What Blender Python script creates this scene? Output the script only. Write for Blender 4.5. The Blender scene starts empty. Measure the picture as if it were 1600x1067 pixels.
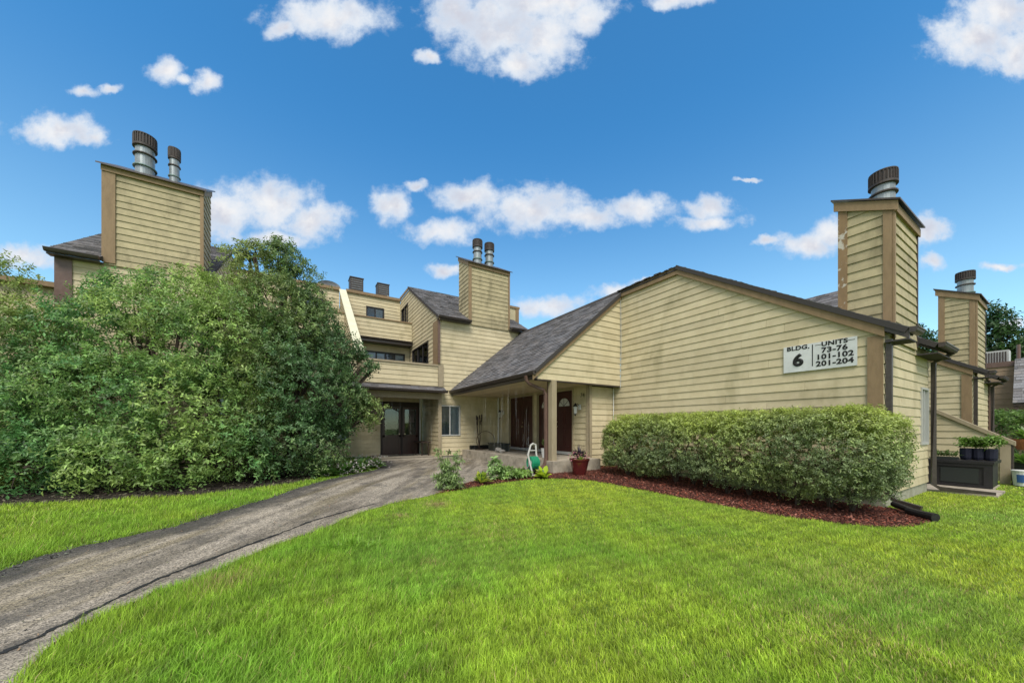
import bpy, math, random
import numpy as np
from mathutils import Vector, Matrix, Euler
R = math.radians
random.seed(7)
rng = np.random.default_rng(11)
scn = bpy.context.scene
COL = scn.collection

# ------------------------------------------------------------------ camera
EYE = 1.58
cd = bpy.data.cameras.new('camera'); cam = bpy.data.objects.new('camera', cd); COL.objects.link(cam)
cam.location = (0, 0, EYE); cam.rotation_euler = (R(90), 0, R(-31.25))
cd.sensor_width = 36; cd.lens = 12.42; cd.shift_y = 0.0841; cd.clip_start = .05; cd.clip_end = 3000
scn.camera = cam
scn.view_settings.view_transform = 'Standard'; scn.view_settings.look = 'None'
scn.view_settings.gamma = 1; scn.view_settings.use_curve_mapping = False
scn.view_settings.exposure = 0.75

# ------------------------------------------------------------------ sun + sky
SUN_EL, SUN_AZ = R(52), R(212)          # azimuth clockwise from +Y
sd = bpy.data.lights.new('sun', 'SUN'); sd.energy = 2.3; sd.angle = R(30); sd.color = (1, .95, .86)
sun = bpy.data.objects.new('sun', sd); COL.objects.link(sun)
sv = Vector((math.sin(SUN_AZ)*math.cos(SUN_EL), math.cos(SUN_AZ)*math.cos(SUN_EL), math.sin(SUN_EL)))
sun.rotation_euler = sv.to_track_quat('Z', 'Y').to_euler()

class NT:
    """tiny node helper"""
    def __init__(s, tree): s.t = tree; s.n = tree.nodes; s.l = tree.links
    def new(s, typ, **kw):
        nd = s.n.new(typ)
        for k, v in kw.items():
            if k.startswith('_'): setattr(nd, k[1:], v)
        return nd
    def put(s, sock, v):
        if isinstance(v, bpy.types.NodeSocket): s.l.new(v, sock)
        elif v is not None: sock.default_value = v
    def math(s, op, a, b=None, clamp=False):
        nd = s.n.new('ShaderNodeMath'); nd.operation = op; nd.use_clamp = clamp
        s.put(nd.inputs[0], a); s.put(nd.inputs[1], b); return nd.outputs[0]
    def vmath(s, op, a, b=None):
        nd = s.n.new('ShaderNodeVectorMath'); nd.operation = op
        s.put(nd.inputs[0], a); s.put(nd.inputs[1], b)
        return nd.outputs['Value'] if op in ('LENGTH', 'DOT_PRODUCT') else nd.outputs[0]
    def noise(s, vec, scale, detail=4, rough=.55, dist=0):
        nd = s.n.new('ShaderNodeTexNoise'); s.put(nd.inputs['Vector'], vec)
        nd.inputs['Scale'].default_value = scale; nd.inputs['Detail'].default_value = detail
        nd.inputs['Roughness'].default_value = rough; nd.inputs['Distortion'].default_value = dist
        return nd.outputs['Fac']
    def ss(s, v, a, b, c=0., d=1.):
        nd = s.n.new('ShaderNodeMapRange'); nd.interpolation_type = 'SMOOTHSTEP'
        s.put(nd.inputs[0], v); nd.inputs[1].default_value = a; nd.inputs[2].default_value = b
        nd.inputs[3].default_value = c; nd.inputs[4].default_value = d; return nd.outputs[0]
    def mix(s, f, a, b, typ='MIX'):
        nd = s.n.new('ShaderNodeMix'); nd.data_type = 'RGBA'; nd.blend_type = typ
        s.put(nd.inputs[0], f)
        for sk, v in ((nd.inputs[6], a), (nd.inputs[7], b)):
            if isinstance(v, tuple): v = (v[0], v[1], v[2], 1)
            s.put(sk, v)
        return nd.outputs[2]

world = bpy.data.worlds.new('World'); scn.world = world; world.use_nodes = True
w = NT(world.node_tree); w.n.clear()
sky = w.new('ShaderNodeTexSky'); sky.sky_type = 'NISHITA'; sky.sun_disc = False
sky.sun_elevation = SUN_EL; sky.sun_rotation = SUN_AZ; sky.air_density = 1.0; sky.dust_density = .35; sky.ozone_density = 2.5
geo = w.new('ShaderNodeNewGeometry')
tc = w.new('ShaderNodeTexCoord')
sep = w.new('ShaderNodeSeparateXYZ'); w.l.new(tc.outputs['Generated'], sep.inputs[0])
X, Y, Z = sep.outputs
el = w.math('MULTIPLY', w.math('ARCSINE', w.math('MINIMUM', w.math('MAXIMUM', Z, -1), 1)), 180/math.pi)
# the part of the sky above the houses, on the plane tangent to the heading 31 degrees east of north
GD = tc.outputs['Generated']; hd = R(31.25)
dF = w.vmath('DOT_PRODUCT', GD, (math.sin(hd), math.cos(hd), 0)); dR = w.vmath('DOT_PRODUCT', GD, (math.cos(hd), -math.sin(hd), 0))
dFc = w.math('MAXIMUM', dF, .08)
tu = w.math('DIVIDE', dR, dFc); tv = w.math('DIVIDE', Z, dFc)
uv = w.new('ShaderNodeCombineXYZ'); w.put(uv.inputs[0], tu); w.put(uv.inputs[1], tv); UV = uv.outputs[0]
n1 = w.noise(UV, 9, 5, .6); n3 = w.noise(w.vmath('ADD', UV, (5, 3, 1)), 9, 5, .6); n2 = w.noise(UV, 17, 8, .62)
cmb = w.new('ShaderNodeCombineXYZ')
w.put(cmb.inputs[0], w.math('ADD', tu, w.math('MULTIPLY', w.math('SUBTRACT', n1, .5), .10)))
w.put(cmb.inputs[1], w.math('ADD', tv, w.math('MULTIPLY', w.math('SUBTRACT', n3, .5), .06)))
CL = [(-0.516, 1.159, 0.172, 0.062), (-0.652, 1.129, 0.058, 0.029), (-0.036, 1.138, 0.172, 0.109), (-0.154, 1.174, 0.1, 0.069), (0.091, 1.101, 0.109, 0.087), (0.027, 1.029, 0.109, 0.047), (0.208, 1.165, 0.076, 0.062), (0.091, 1.201, 0.199, 0.051), (-0.236, 1.051, 0.04, 0.02), (-0.982, 1.011, 0.062, 0.033), (-0.866, 0.975, 0.043, 0.031), (-0.924, 0.989, 0.036, 0.014), (-1.214, 0.957, 0.043, 0.018), (-1.138, 0.964, 0.04, 0.014), (-1.286, 0.842, 0.136, 0.043), (-1.196, 0.821, 0.054, 0.025), (-0.688, 0.63, 0.145, 0.076), (-0.815, 0.603, 0.109, 0.083), (-0.571, 0.585, 0.1, 0.058), (-0.67, 0.536, 0.109, 0.025), (-0.344, 0.627, 0.069, 0.047), (-0.263, 0.685, 0.036, 0.014), (-0.199, 0.554, 0.101, 0.036), (-0.118, 0.652, 0.109, 0.04), (0.054, 0.621, 0.172, 0.062), (0.217, 0.594, 0.109, 0.033), (0.362, 0.621, 0.12, 0.036), (0.562, 0.621, 0.072, 0.036), (0.565, 0.58, 0.098, 0.022), (0.842, 0.518, 0.112, 0.033), (0.906, 0.545, 0.072, 0.04), (0.725, 0.525, 0.045, 0.014), (1.168, 0.558, 0.069, 0.043), (1.187, 0.467, 0.043, 0.024), (1.087, 0.54, 0.091, 0.043), (1.322, 1.101, 0.163, 0.072), (1.422, 1.047, 0.087, 0.065), (1.395, 1.174, 0.145, 0.072), (0.471, 1.21, 0.091, 0.022), (-0.19, 0.446, 0.054, 0.016), (0.109, 0.344, 0.116, 0.031), (0.29, 0.38, 0.082, 0.024), (0.38, 0.413, 0.045, 0.014), (-1.377, 0.486, 0.116, 0.033), (1.413, 0.295, 0.065, 0.016), (1.377, 0.458, 0.054, 0.013), (0.67, 0.703, 0.033, 0.007), (-0.236, 1.051, 0.036, 0.016)]
acc = None
for a, e, ra, re in CL:
    d = w.vmath('MULTIPLY', w.vmath('SUBTRACT', cmb.outputs[0], (a, e, 0)), (1/(ra*1.15), 1/(re*1.25), 0))
    m = w.math('SUBTRACT', 1, w.vmath('LENGTH', d))
    acc = m if acc is None else w.math('SMOOTH_MAX', acc, m)
    if acc is not m: acc.node.inputs[2].default_value = .12
hero = w.math('ADD', acc, w.math('MULTIPLY', w.math('SUBTRACT', n2, .5), 1.4))
# cloud added out of view behind and beside the camera, thickened for ambient light
pl = w.new('ShaderNodeCombineXYZ')
zz = w.math('MAXIMUM', w.math('ADD', Z, .12), .05)
w.put(pl.inputs[0], w.math('DIVIDE', X, zz)); w.put(pl.inputs[1], w.math('DIVIDE', Y, zz))
gen = w.math('MULTIPLY', w.math('SUBTRACT', w.noise(pl.outputs[0], 1.1, 7, .58), .37), 6)
outm = w.math('MAXIMUM', w.ss(w.math('ABSOLUTE', tu), 1.5, 1.9), w.math('MAXIMUM', w.ss(tv, 1.25, 1.6), w.ss(dF, .25, .1)))
gen = w.math('SUBTRACT', gen, w.math('MULTIPLY', w.math('SUBTRACT', 1, outm), 6))
hero = w.math('SUBTRACT', hero, w.math('MULTIPLY', w.ss(dF, .25, .1), 4))
dens = w.math('MAXIMUM', hero, gen)
cov = w.ss(dens, -.08, .6)
cov = w.math('MULTIPLY', cov, w.ss(el, 1, 6))
body = w.ss(dens, .2, 1.1)
shade = w.noise(w.vmath('ADD', UV, (0, .05, .02)), 8, 6, .6)
ccol = w.mix(w.math('MULTIPLY', w.ss(shade, .38, .62), .75), (5.6, 5.55, 5.55), (3.3, 3.4, 4.0))
ccol = w.mix(body, (4.0, 4.6, 5.4), ccol)
low = w.ss(el, 8, 42)
skyc = w.mix(1., sky.outputs[0], w.mix(low, (1.15, 1.42, 1.30), (.40, 1.10, 1.38)), 'MULTIPLY')
fin = w.mix(w.math('MULTIPLY', cov, .97), skyc, ccol)
bg = w.new('ShaderNodeBackground'); bg.inputs['Strength'].default_value = .10
w.l.new(fin, bg.inputs[0]); wo = w.new('ShaderNodeOutputWorld'); w.l.new(bg.outputs[0], wo.inputs[0])
world.cycles.sampling_method = 'MANUAL'; world.cycles.sample_map_resolution = 1024

# ------------------------------------------------------------------ materials
def mat(name, col, rough=.7, col2=None, scale=6, amt=.5, bump=0, bscale=60, stretch=(1, 1, 1), rnd=0., metal=0, spec=.3,
        col3=None, scale3=1.2, lo=.45, hi=.7, amt3=.6, tint=False, trans=0, coat=0, stretch3=(1, 1, 1)):
    m = bpy.data.materials.new(name); m.use_nodes = True; t = NT(m.node_tree)
    b = t.n['Principled BSDF']; g = t.new('ShaderNodeNewGeometry')
    P = t.vmath('MULTIPLY', g.outputs['Position'], stretch)
    c = (*col, 1)
    if col2: c = t.mix(t.math('MULTIPLY', t.ss(t.noise(P, scale, 5, .6), .35, .65), amt), col, col2)
    if col3: c = t.mix(t.math('MULTIPLY', t.ss(t.noise(t.vmath('MULTIPLY', g.outputs['Position'], stretch3), scale3, 6, .62), lo, hi), amt3), c if not isinstance(c, tuple) else col, col3)
    if rnd:
        oi = t.new('ShaderNodeObjectInfo')
        c = t.mix(1., c if not isinstance(c, tuple) else col, t.mix(oi.outputs['Random'], (1-rnd,)*3, (1+rnd*.6,)*3), 'MULTIPLY')
    if tint:
        a = t.new('ShaderNodeAttribute'); a.attribute_name = 'tint'
        c = t.mix(1., c if not isinstance(c, tuple) else col, a.outputs['Color'], 'MULTIPLY')
    t.put(b.inputs['Base Color'], c)
    b.inputs['Roughness'].default_value = rough; b.inputs['Metallic'].default_value = metal
    b.inputs['Specular IOR Level'].default_value = spec; b.inputs['Coat Weight'].default_value = coat
    if bump:
        bp = t.new('ShaderNodeBump'); bp.inputs['Strength'].default_value = bump; bp.inputs['Distance'].default_value = .01
        t.put(bp.inputs['Height'], t.noise(P, bscale, 4, .6)); t.l.new(bp.outputs[0], b.inputs['Normal'])
    if trans:
        tr = t.new('ShaderNodeBsdfTranslucent'); t.put(tr.inputs[0], c)
        mx = t.new('ShaderNodeMixShader'); mx.inputs[0].default_value = trans
        t.l.new(b.outputs[0], mx.inputs[1]); t.l.new(tr.outputs[0], mx.inputs[2])
        t.l.new(mx.outputs[0], t.n['Material Output'].inputs[0])
    return m
M = {}
M['siding'] = mat('painted_siding', (.565,.485,.32), .62, (.48,.405,.255), 3, .7, .25, 55, (1,1,1), rnd=.10, col3=(.27,.235,.13), scale3=.9, lo=.49, hi=.8, amt3=.65, stretch3=(1.5,1.5,.7))
M['siding_old'] = mat('weathered_siding', (.42,.355,.215), .7, (.33,.28,.17), 4, .8, .3, 55, (1,1,1), rnd=.12, col3=(.13,.11,.06), scale3=1.6, lo=.48, hi=.75, amt3=.6, stretch3=(1.5,1.5,.6))
M['tan'] = mat('tan_trim', (.27,.185,.105), .65, (.20,.135,.075), 9, .6, .3, 40, (1,1,.3), rnd=.1)
M['tanlight'] = mat('beige_trim', (.34,.28,.19), .65, (.27,.22,.14), 7, .6, .2, 40, (1,1,.3), rnd=.06)
M['peel'] = mat('peeling_tan_trim', (.26,.17,.09), .7, (.20,.13,.07), 9, .6, .3, 40, (1,1,.3), col3=(.55,.52,.46), scale3=5, lo=.56, hi=.62, amt3=.8)
M['gutter'] = mat('brown_metal', (.045,.034,.030), .38, (.075,.06,.052), 12, .5, .1, 30, spec=.5)
M['maroon'] = mat('maroon_downspout', (.12,.07,.055), .4, (.17,.11,.09), 10, .5, spec=.5)
M['cream'] = mat('cream_cap', (.66,.63,.46), .5, (.55,.53,.38), 3, .6)
M['white'] = mat('white_paint', (.72,.72,.70), .45, (.6,.6,.58), 8, .5)
M['signwhite'] = mat('sign_white', (.62,.63,.63), .5, (.50,.52,.52), 2.5, .7, col3=(.42,.46,.44), scale3=14, lo=.55, hi=.75, amt3=.5)
M['black'] = mat('black_paint', (.012,.012,.012), .5)
M['shingle'] = mat('shingle', (.145,.138,.142), .85, (.095,.09,.093), 25, .7, .5, 180, tint=True)
M['roofbase'] = mat('roof_felt', (.05,.045,.045), .9)
M['concrete'] = mat('concrete', (.40,.35,.28), .85, (.27,.235,.185), 4, .8, .4, 60, col3=(.12,.11,.09), scale3=2, lo=.5, hi=.75, amt3=.6)
M['found'] = mat('foundation', (.33,.32,.26), .85, (.24,.23,.17), 5, .8, .4, 60)
M['door'] = mat('maroon_door', (.055,.014,.012), .32, (.03,.009,.008), 5, .6, .1, 20, (1,1,.2), spec=.5)
M['doorframe'] = mat('dark_door_frame', (.030,.018,.016), .45)
M['darkframe'] = mat('dark_window_frame', (.028,.024,.024), .4)
M['alu'] = mat('aluminium_frame', (.42,.42,.40), .4, spec=.5)
M['blind'] = mat('white_blind', (.62,.64,.66), .6, (.5,.52,.55), 4, .6, stretch=(6,6,1))
M['curtain'] = mat('grey_curtain', (.22,.25,.27), .7, (.12,.14,.16), 9, .8, stretch=(5,5,.3))
M['darkroom'] = mat('dark_interior', (.02,.022,.024), .8)
M['galv'] = mat('galvanised', (.30,.33,.34), .38, (.20,.22,.22), 6, .6, metal=.55, spec=.5)
M['galvgreen'] = mat('weathered_galvanised', (.22,.30,.29), .45, (.14,.19,.18), 7, .6, metal=.35)
M['rustcap'] = mat('rusty_cap', (.040,.036,.036), .55, (.085,.055,.045), 9, .5, stretch=(4,4,1))
M['seam'] = mat('tar', (.02,.02,.021), .6, bump=.6, bscale=60)
M['soil'] = mat('soil', (.022,.017,.013), .95, (.05,.038,.028), 12, .7, .8, 40)
M['mulchbase'] = mat('mulch_ground', (.07,.022,.014), .95, (.03,.012,.009), 14, .7, .8, 50)
M['mulch'] = mat('mulch_chip', (.175,.060,.038), .85, tint=True)
M['bark'] = mat('bark', (.075,.055,.042), .9, (.04,.03,.024), 15, .7, .6, 50, (1,1,.3))
M['leaf'] = mat('leaf', (1,1,1), .42, tint=True, trans=.42, spec=.5)
M['grass'] = mat('grass_blade', (1,1,1), .5, tint=True, trans=.42, spec=.3)
M['petal'] = mat('petal', (1,1,1), .7, tint=True, trans=.3)
M['potred'] = mat('glazed_burgundy', (.085,.012,.012), .18, (.05,.008,.008), 6, .5, spec=.6, coat=.5)
M['plasticblack'] = mat('black_resin', (.015,.014,.015), .5, (.026,.024,.026), 30, .6, .2, 60, spec=.4)
M['planter'] = mat('dark_planter', (.025,.03,.027), .55)
M['fabricblue'] = mat('navy_fabric', (.012,.013,.028), .75, bump=.4, bscale=40)
M['hose'] = mat('green_hose', (.01,.22,.11), .4, spec=.5)
M['reelgrey'] = mat('grey_plastic', (.42,.41,.38), .5, (.33,.32,.30), 9, .5)
M['rock'] = mat('pale_rock', (.36,.34,.31), .85, (.24,.22,.20), 9, .8, .6, 30)
M['rust'] = mat('dark_iron', (.035,.025,.02), .6, (.07,.04,.03), 20, .6)
M['lamp'] = mat('lantern_glass', (.5,.5,.48), .2, spec=.6)
M['brownsiding'] = mat('brown_siding', (.30,.21,.14), .7, (.24,.17,.11), 4, .6, .2, 40, rnd=.1)
M['terracotta'] = mat('terracotta', (.45,.16,.07), .7)
M['bluelabel'] = mat('blue_label', (.05,.12,.32), .5)
M['purple'] = mat('purple_label', (.25,.12,.30), .5)
M['brass'] = mat('brass', (.5,.42,.28), .3, metal=.8)
M['mat'] = mat('door_mat', (.03,.028,.026), .95, bump=.6, bscale=120)
M['tarp'] = mat('grey_tarp', (.20,.21,.23), .6, (.12,.13,.15), 6, .6)
# glass
def glass():
    m = bpy.data.materials.new('window_glass'); m.use_nodes = True; t = NT(m.node_tree); t.n.clear()
    o = t.new('ShaderNodeOutputMaterial'); a = t.new('ShaderNodeBsdfTransparent'); a.inputs[0].default_value = (.8,.84,.86,1)
    b = t.new('ShaderNodeBsdfGlossy'); b.inputs['Roughness'].default_value = .03; f = t.new('ShaderNodeFresnel'); f.inputs[0].default_value = 1.5
    mx = t.new('ShaderNodeMixShader'); t.put(mx.inputs[0], t.math('ADD', f.outputs[0], .015)); t.l.new(a.outputs[0], mx.inputs[1]); t.l.new(b.outputs[0], mx.inputs[2])
    t.l.new(mx.outputs[0], o.inputs[0]); return m
M['glass'] = glass(); M['entry_curtain'] = mat('pinkish_curtain', (.20,.13,.125), .8)
# lawn ground and path
def lawnmat():
    m = bpy.data.materials.new('lawn_ground'); m.use_nodes = True; t = NT(m.node_tree); b = t.n['Principled BSDF']
    P = t.new('ShaderNodeNewGeometry').outputs['Position']
    c = t.mix(t.ss(t.noise(P, .55, 4), .35, .65), (.13,.24,.02), (.20,.29,.025))
    c = t.mix(t.math('MULTIPLY', t.ss(t.noise(P, 45, 4, .7), .4, .62), .6), c, (.06,.10,.015))
    t.put(b.inputs['Base Color'], c); b.inputs['Roughness'].default_value = .9
    bp = t.new('ShaderNodeBump'); bp.inputs['Strength'].default_value = .8; bp.inputs['Distance'].default_value = .03
    t.put(bp.inputs['Height'], t.noise(P, 70, 3)); t.l.new(bp.outputs[0], b.inputs['Normal']); return m
M['lawn'] = lawnmat()
def pathmat():
    m = bpy.data.materials.new('worn_asphalt'); m.use_nodes = True; t = NT(m.node_tree); b = t.n['Principled BSDF']
    P = t.new('ShaderNodeNewGeometry').outputs['Position']
    mp = t.new('ShaderNodeCombineXYZ'); t.put(mp.inputs[0], t.vmath('DOT_PRODUCT', P, (.84, -.54, 0))); t.put(mp.inputs[1], t.math('MULTIPLY', t.vmath('DOT_PRODUCT', P, (.54, .84, 0)), .13))
    ea = t.new('ShaderNodeAttribute'); ea.attribute_name = 'edge'
    streak = t.noise(mp.outputs[0], 3.2, 5, .6)
    c = t.mix(t.ss(streak, .36, .64), (.15,.128,.10), (.31,.27,.215))
    moss = t.math('MULTIPLY', t.ss(t.noise(t.vmath('ADD', mp.outputs[0], (7, 2, 0)), 2.2, 5, .6), .5, .68), .55)
    c = t.mix(moss, c, (.15,.12,.055))
    # tar-rich dark band along the left edge with a ragged limit
    ed = t.math('ADD', ea.outputs['Fac'], t.math('MULTIPLY', t.math('SUBTRACT', t.noise(P, 3.5, 6, .65), .5), .75))
    c = t.mix(t.math('MULTIPLY', t.ss(ed, .62, .2), .8), c, (.028,.027,.028))
    v = t.new('ShaderNodeTexVoronoi'); v.inputs['Scale'].default_value = 95; t.put(v.inputs['Vector'], P)
    sc = t.new('ShaderNodeSeparateColor'); t.l.new(v.outputs['Color'], sc.inputs[0])
    c = t.mix(1., c, t.mix(sc.outputs[0], (.3,)*3, (1.8,)*3), 'MULTIPLY')
    c = t.mix(t.math('MULTIPLY', t.ss(t.noise(P, 1.6, 7, .72), .50, .66), .62), c, (.055,.050,.046))
    c = t.mix(t.math('MULTIPLY', t.ss(t.noise(P, 22, 5, .7), .5, .72), .45), c, (.05,.046,.042))
    t.put(b.inputs['Base Color'], c); t.put(b.inputs['Roughness'], t.ss(streak, .3, .7, .5, .85))
    bp = t.new('ShaderNodeBump'); bp.inputs['Strength'].default_value = .7; bp.inputs['Distance'].default_value = .006
    t.put(bp.inputs['Height'], t.math('ADD', v.outputs['Distance'], t.noise(P, 40, 5))); t.l.new(bp.outputs[0], b.inputs['Normal']); return m
M['path'] = pathmat()

# ------------------------------------------------------------------ object helpers
def tag(o, label=None, cat=None, group=None, kind=None):
    if label: o['label'] = label
    if cat: o['category'] = cat
    if group: o['group'] = group
    if kind: o['kind'] = kind
    return o
def link(name, verts, faces, m, parent=None, mats=None, fmat=None, smooth=False, tint=None, kind=None):
    v = np.asarray(verts, dtype=float).reshape(-1, 3)
    lo, hi = v.min(0), v.max(0); c = (lo+hi)/2; c[2] = lo[2]
    me = bpy.data.meshes.new(name)
    me.from_pydata((v-c).tolist(), [], [list(map(int, f)) for f in faces])
    me.materials.append(m)
    if mats:
        for q in mats: me.materials.append(q)
        me.polygons.foreach_set('material_index', fmat)
    if smooth: me.polygons.foreach_set('use_smooth', [True]*len(me.polygons))
    if tint is not None:
        at = me.color_attributes.new('tint', 'FLOAT_COLOR', 'POINT')
        at.data.foreach_set('color', np.asarray(tint, dtype=np.float32).ravel())
    me.update()
    o = bpy.data.objects.new(name, me); COL.objects.link(o); o.location = c
    if parent is not None:
        pl = Vector(); p = parent
        while p is not None: pl += Vector(p.location) if p.parent is None else Vector(); p = p.parent
        # location in parent's space
        o.parent = parent; o.location = Vector(c)-wloc(parent)
    if kind: o['kind'] = kind
    return o
def wloc(o):
    l = Vector(o.location)
    while o.parent is not None: o = o.parent; l += Vector(o.location)
    return l
def thing(name, loc, label, cat, group=None):
    o = bpy.data.objects.new(name, None); COL.objects.link(o); o.location = loc; o.empty_display_size = .3
    return tag(o, label, cat, group)
class MB:
    def __init__(s): s.v = []; s.f = []; s.t = []
    def add(s, v, f, t=None):
        n = len(s.v); s.v += [tuple(q) for q in v]; s.f += [[n+i for i in q] for q in f]
        s.t += [(*(t or (1, 1, 1)), 1)]*len(v); return s
    def box(s, x0, x1, y0, y1, z0, z1, t=None):
        v = [(x, y, z) for z in (z0, z1) for x, y in ((x0, y0), (x1, y0), (x1, y1), (x0, y1))]
        return s.add(v, [(0,3,2,1),(4,5,6,7),(0,1,5,4),(1,2,6,5),(2,3,7,6),(3,0,4,7)], t)
    def tube(s, pts, rad, n=8, caps=True, t=None):
        pts = [Vector(p) for p in pts]; rad = rad if isinstance(rad, (list, tuple)) else [rad]*len(pts)
        vs = []; fs = []
        ref = Vector((0, 0, 1)) if abs((pts[1]-pts[0]).normalized().z) < .9 else Vector((1, 0, 0))
        for i, p in enumerate(pts):
            d = (pts[min(i+1, len(pts)-1)]-pts[max(i-1, 0)]).normalized()
            a = d.cross(ref).normalized(); b = d.cross(a)
            for k in range(n):
                q = 2*math.pi*(k+.5)/n; vs.append(p+(a*math.cos(q)+b*math.sin(q))*rad[i])
        for i in range(len(pts)-1):
            for k in range(n): fs.append((i*n+k, i*n+(k+1) % n, (i+1)*n+(k+1) % n, (i+1)*n+k))
        if caps: fs += [tuple(range(n))[::-1], tuple(range((len(pts)-1)*n, len(pts)*n))]
        return s.add(vs, fs, t)
    def lathe(s, x, y, prof, n=20, t=None):
        vs = []; fs = []
        for r_, z in prof:
            for k in range(n): q = 2*math.pi*k/n; vs.append((x+r_*math.cos(q), y+r_*math.sin(q), z))
        for i in range(len(prof)-1):
            for k in range(n): fs.append((i*n+k, i*n+(k+1) % n, (i+1)*n+(k+1) % n, (i+1)*n+k))
        fs += [tuple(range(n))[::-1], tuple(range((len(prof)-1)*n, len(prof)*n))]
        return s.add(vs, fs, t)
    def prism(s, poly, plane, d0, d1, t=None):
        n = len(poly); v = [plane.p(u, z, d0) for u, z in poly]+[plane.p(u, z, d1) for u, z in poly]
        f = [tuple(range(n)), tuple(range(2*n-1, n-1, -1))]+[(i, i+n, (i+1) % n+n, (i+1) % n) for i in range(n)]
        return s.add(v, f, t)
    def build(s, name, m, parent=None, smooth=False, kind=None, tint=False):
        return link(name, s.v, s.f, m, parent, smooth=smooth, kind=kind, tint=s.t if tint else None)
class Plane:
    """vertical wall plane: axis 'X' = plane X=c with normal sx*X, u runs along Y; axis 'Y' likewise"""
    def __init__(s, axis, c, sgn): s.a = axis; s.c = c; s.s = sgn
    def p(s, u, z, d=0):
        return (s.c+s.s*d, u, z) if s.a == 'X' else (u, s.c+s.s*d, z)
    def box(s, mb, u0, u1, z0, z1, d0, d1, t=None):
        a = s.c+s.s*d0; b = s.c+s.s*d1; a, b = min(a, b), max(a, b)
        return mb.box(a, b, u0, u1, z0, z1, t) if s.a == 'X' else mb.box(u0, u1, a, b, z0, z1, t)
    def trim(s, name, u0, u1, z0, z1, d0, d1, m, parent):
        return s.box(MB(), u0, u1, z0, z1, d0, d1).build(name, m, parent)
def clip(poly, k, v, keep):            # axis k, value v, keep -1 below / +1 above
    out = []
    for i in range(len(poly)):
        a, b = poly[i], poly[(i+1) % len(poly)]
        ia = (a[k]-v)*keep >= -1e-9; ib = (b[k]-v)*keep >= -1e-9
        if ia: out.append(a)
        if ia != ib:
            t = (v-a[k])/(b[k]-a[k]); out.append(tuple(a[j]+(b[j]-a[j])*t for j in range(len(a))))
    return out
def area(p): return abs(sum(p[i][0]*p[(i+1) % len(p)][1]-p[(i+1) % len(p)][0]*p[i][1] for i in range(len(p))))/2
def subtract(polys, rc):
    u0, u1, z0, z1 = rc; out = []
    for p in polys:
        a = clip(p, 0, u0, -1); out.append(a); q = clip(p, 0, u0, 1) if p else []
        if q: out.append(clip(q, 0, u1, 1)); q = clip(q, 0, u1, -1)
        if q: out.append(clip(q, 1, z0, -1)); q = clip(q, 1, z0, 1)
        if q: out.append(clip(q, 1, z1, 1))
    return [p for p in out if len(p) > 2 and area(p) > 1e-4]
def wall(parent, pl, regions, openings=(), expo=.2, z_off=0., joint=3.7, thick=.12, m='siding', mb_name='wall', backing=True, boards=True, m2='found', seed=0, sub='siding_board'):
    rr = random.Random(seed*31+len(regions))
    segs = list(regions)
    for o in openings: segs = subtract(segs, o)
    mb = MB()
    for p in segs: mb.prism(p, pl, -thick, 0)
    wobj = mb.build(mb_name, M[m], parent)
    if not boards: return wobj
    z0 = min(q[1] for p in regions for q in p); z1 = max(q[1] for p in regions for q in p)
    u0 = min(q[0] for p in regions for q in p); u1 = max(q[0] for p in regions for q in p)
    k = 0; z = z0+z_off
    if z_off > 0: z -= expo
    while z < z1-.01:
        cuts = [u0-1]
        c = u0+rr.uniform(.25, 1)*joint
        while c < u1-.5: cuts.append(c); c += joint
        cuts.append(u1+1)
        wob = rr.uniform(-.003, .003)
        for a, b in zip(cuts[:-1], cuts[1:]):
            ps = []
            for p in regions:
                q = clip(clip(p, 1, z+wob, 1), 1, z+expo+wob-.0015, -1) if len(p) > 2 else []
                if q: q = clip(q, 0, a+.002, 1)
                if q: q = clip(q, 0, b-.002, -1)
                if len(q) > 2: ps.append(q)
            for o in openings: ps = subtract(ps, o)
            ps = [p for p in ps if len(p) > 2 and area(p) > 2e-3]
            if not ps: continue
            lift = rr.uniform(0, .003)
            ps.sort(key=lambda p: min(q[0] for q in p)); grp = []; end = None
            for p in ps:
                if end is None or min(q[0] for q in p) > end+.004: grp.append([])
                grp[-1].append(p); end = max(end or -99, max(q[0] for q in p))
            for gp in grp:
                out = MB()
                for p in gp:
                    n = len(p)
                    fr = [pl.p(u, h, .023+lift-(.018)*(h-z)/expo) for u, h in p]; bk = [pl.p(u, h, .001) for u, h in p]
                    out.add(fr+bk, [tuple(range(n))]+[(i, i+n, (i+1) % n+n, (i+1) % n) for i in range(n)])
                out.build(sub, M[m], wobj); k += 1
        z += expo
    return wobj
def g(x, y):
    t = min(1, max(0, (y-3)/7)); t = round(t*28)/28 if False else t
    return .2*t*t*(3-2*t)
GY = np.arange(-10, 30.01, .25); GH = np.array([g(0, y) for y in GY])
def gh(y): return np.interp(y, GY, GH)     # the ground as built (linear between rows)
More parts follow.
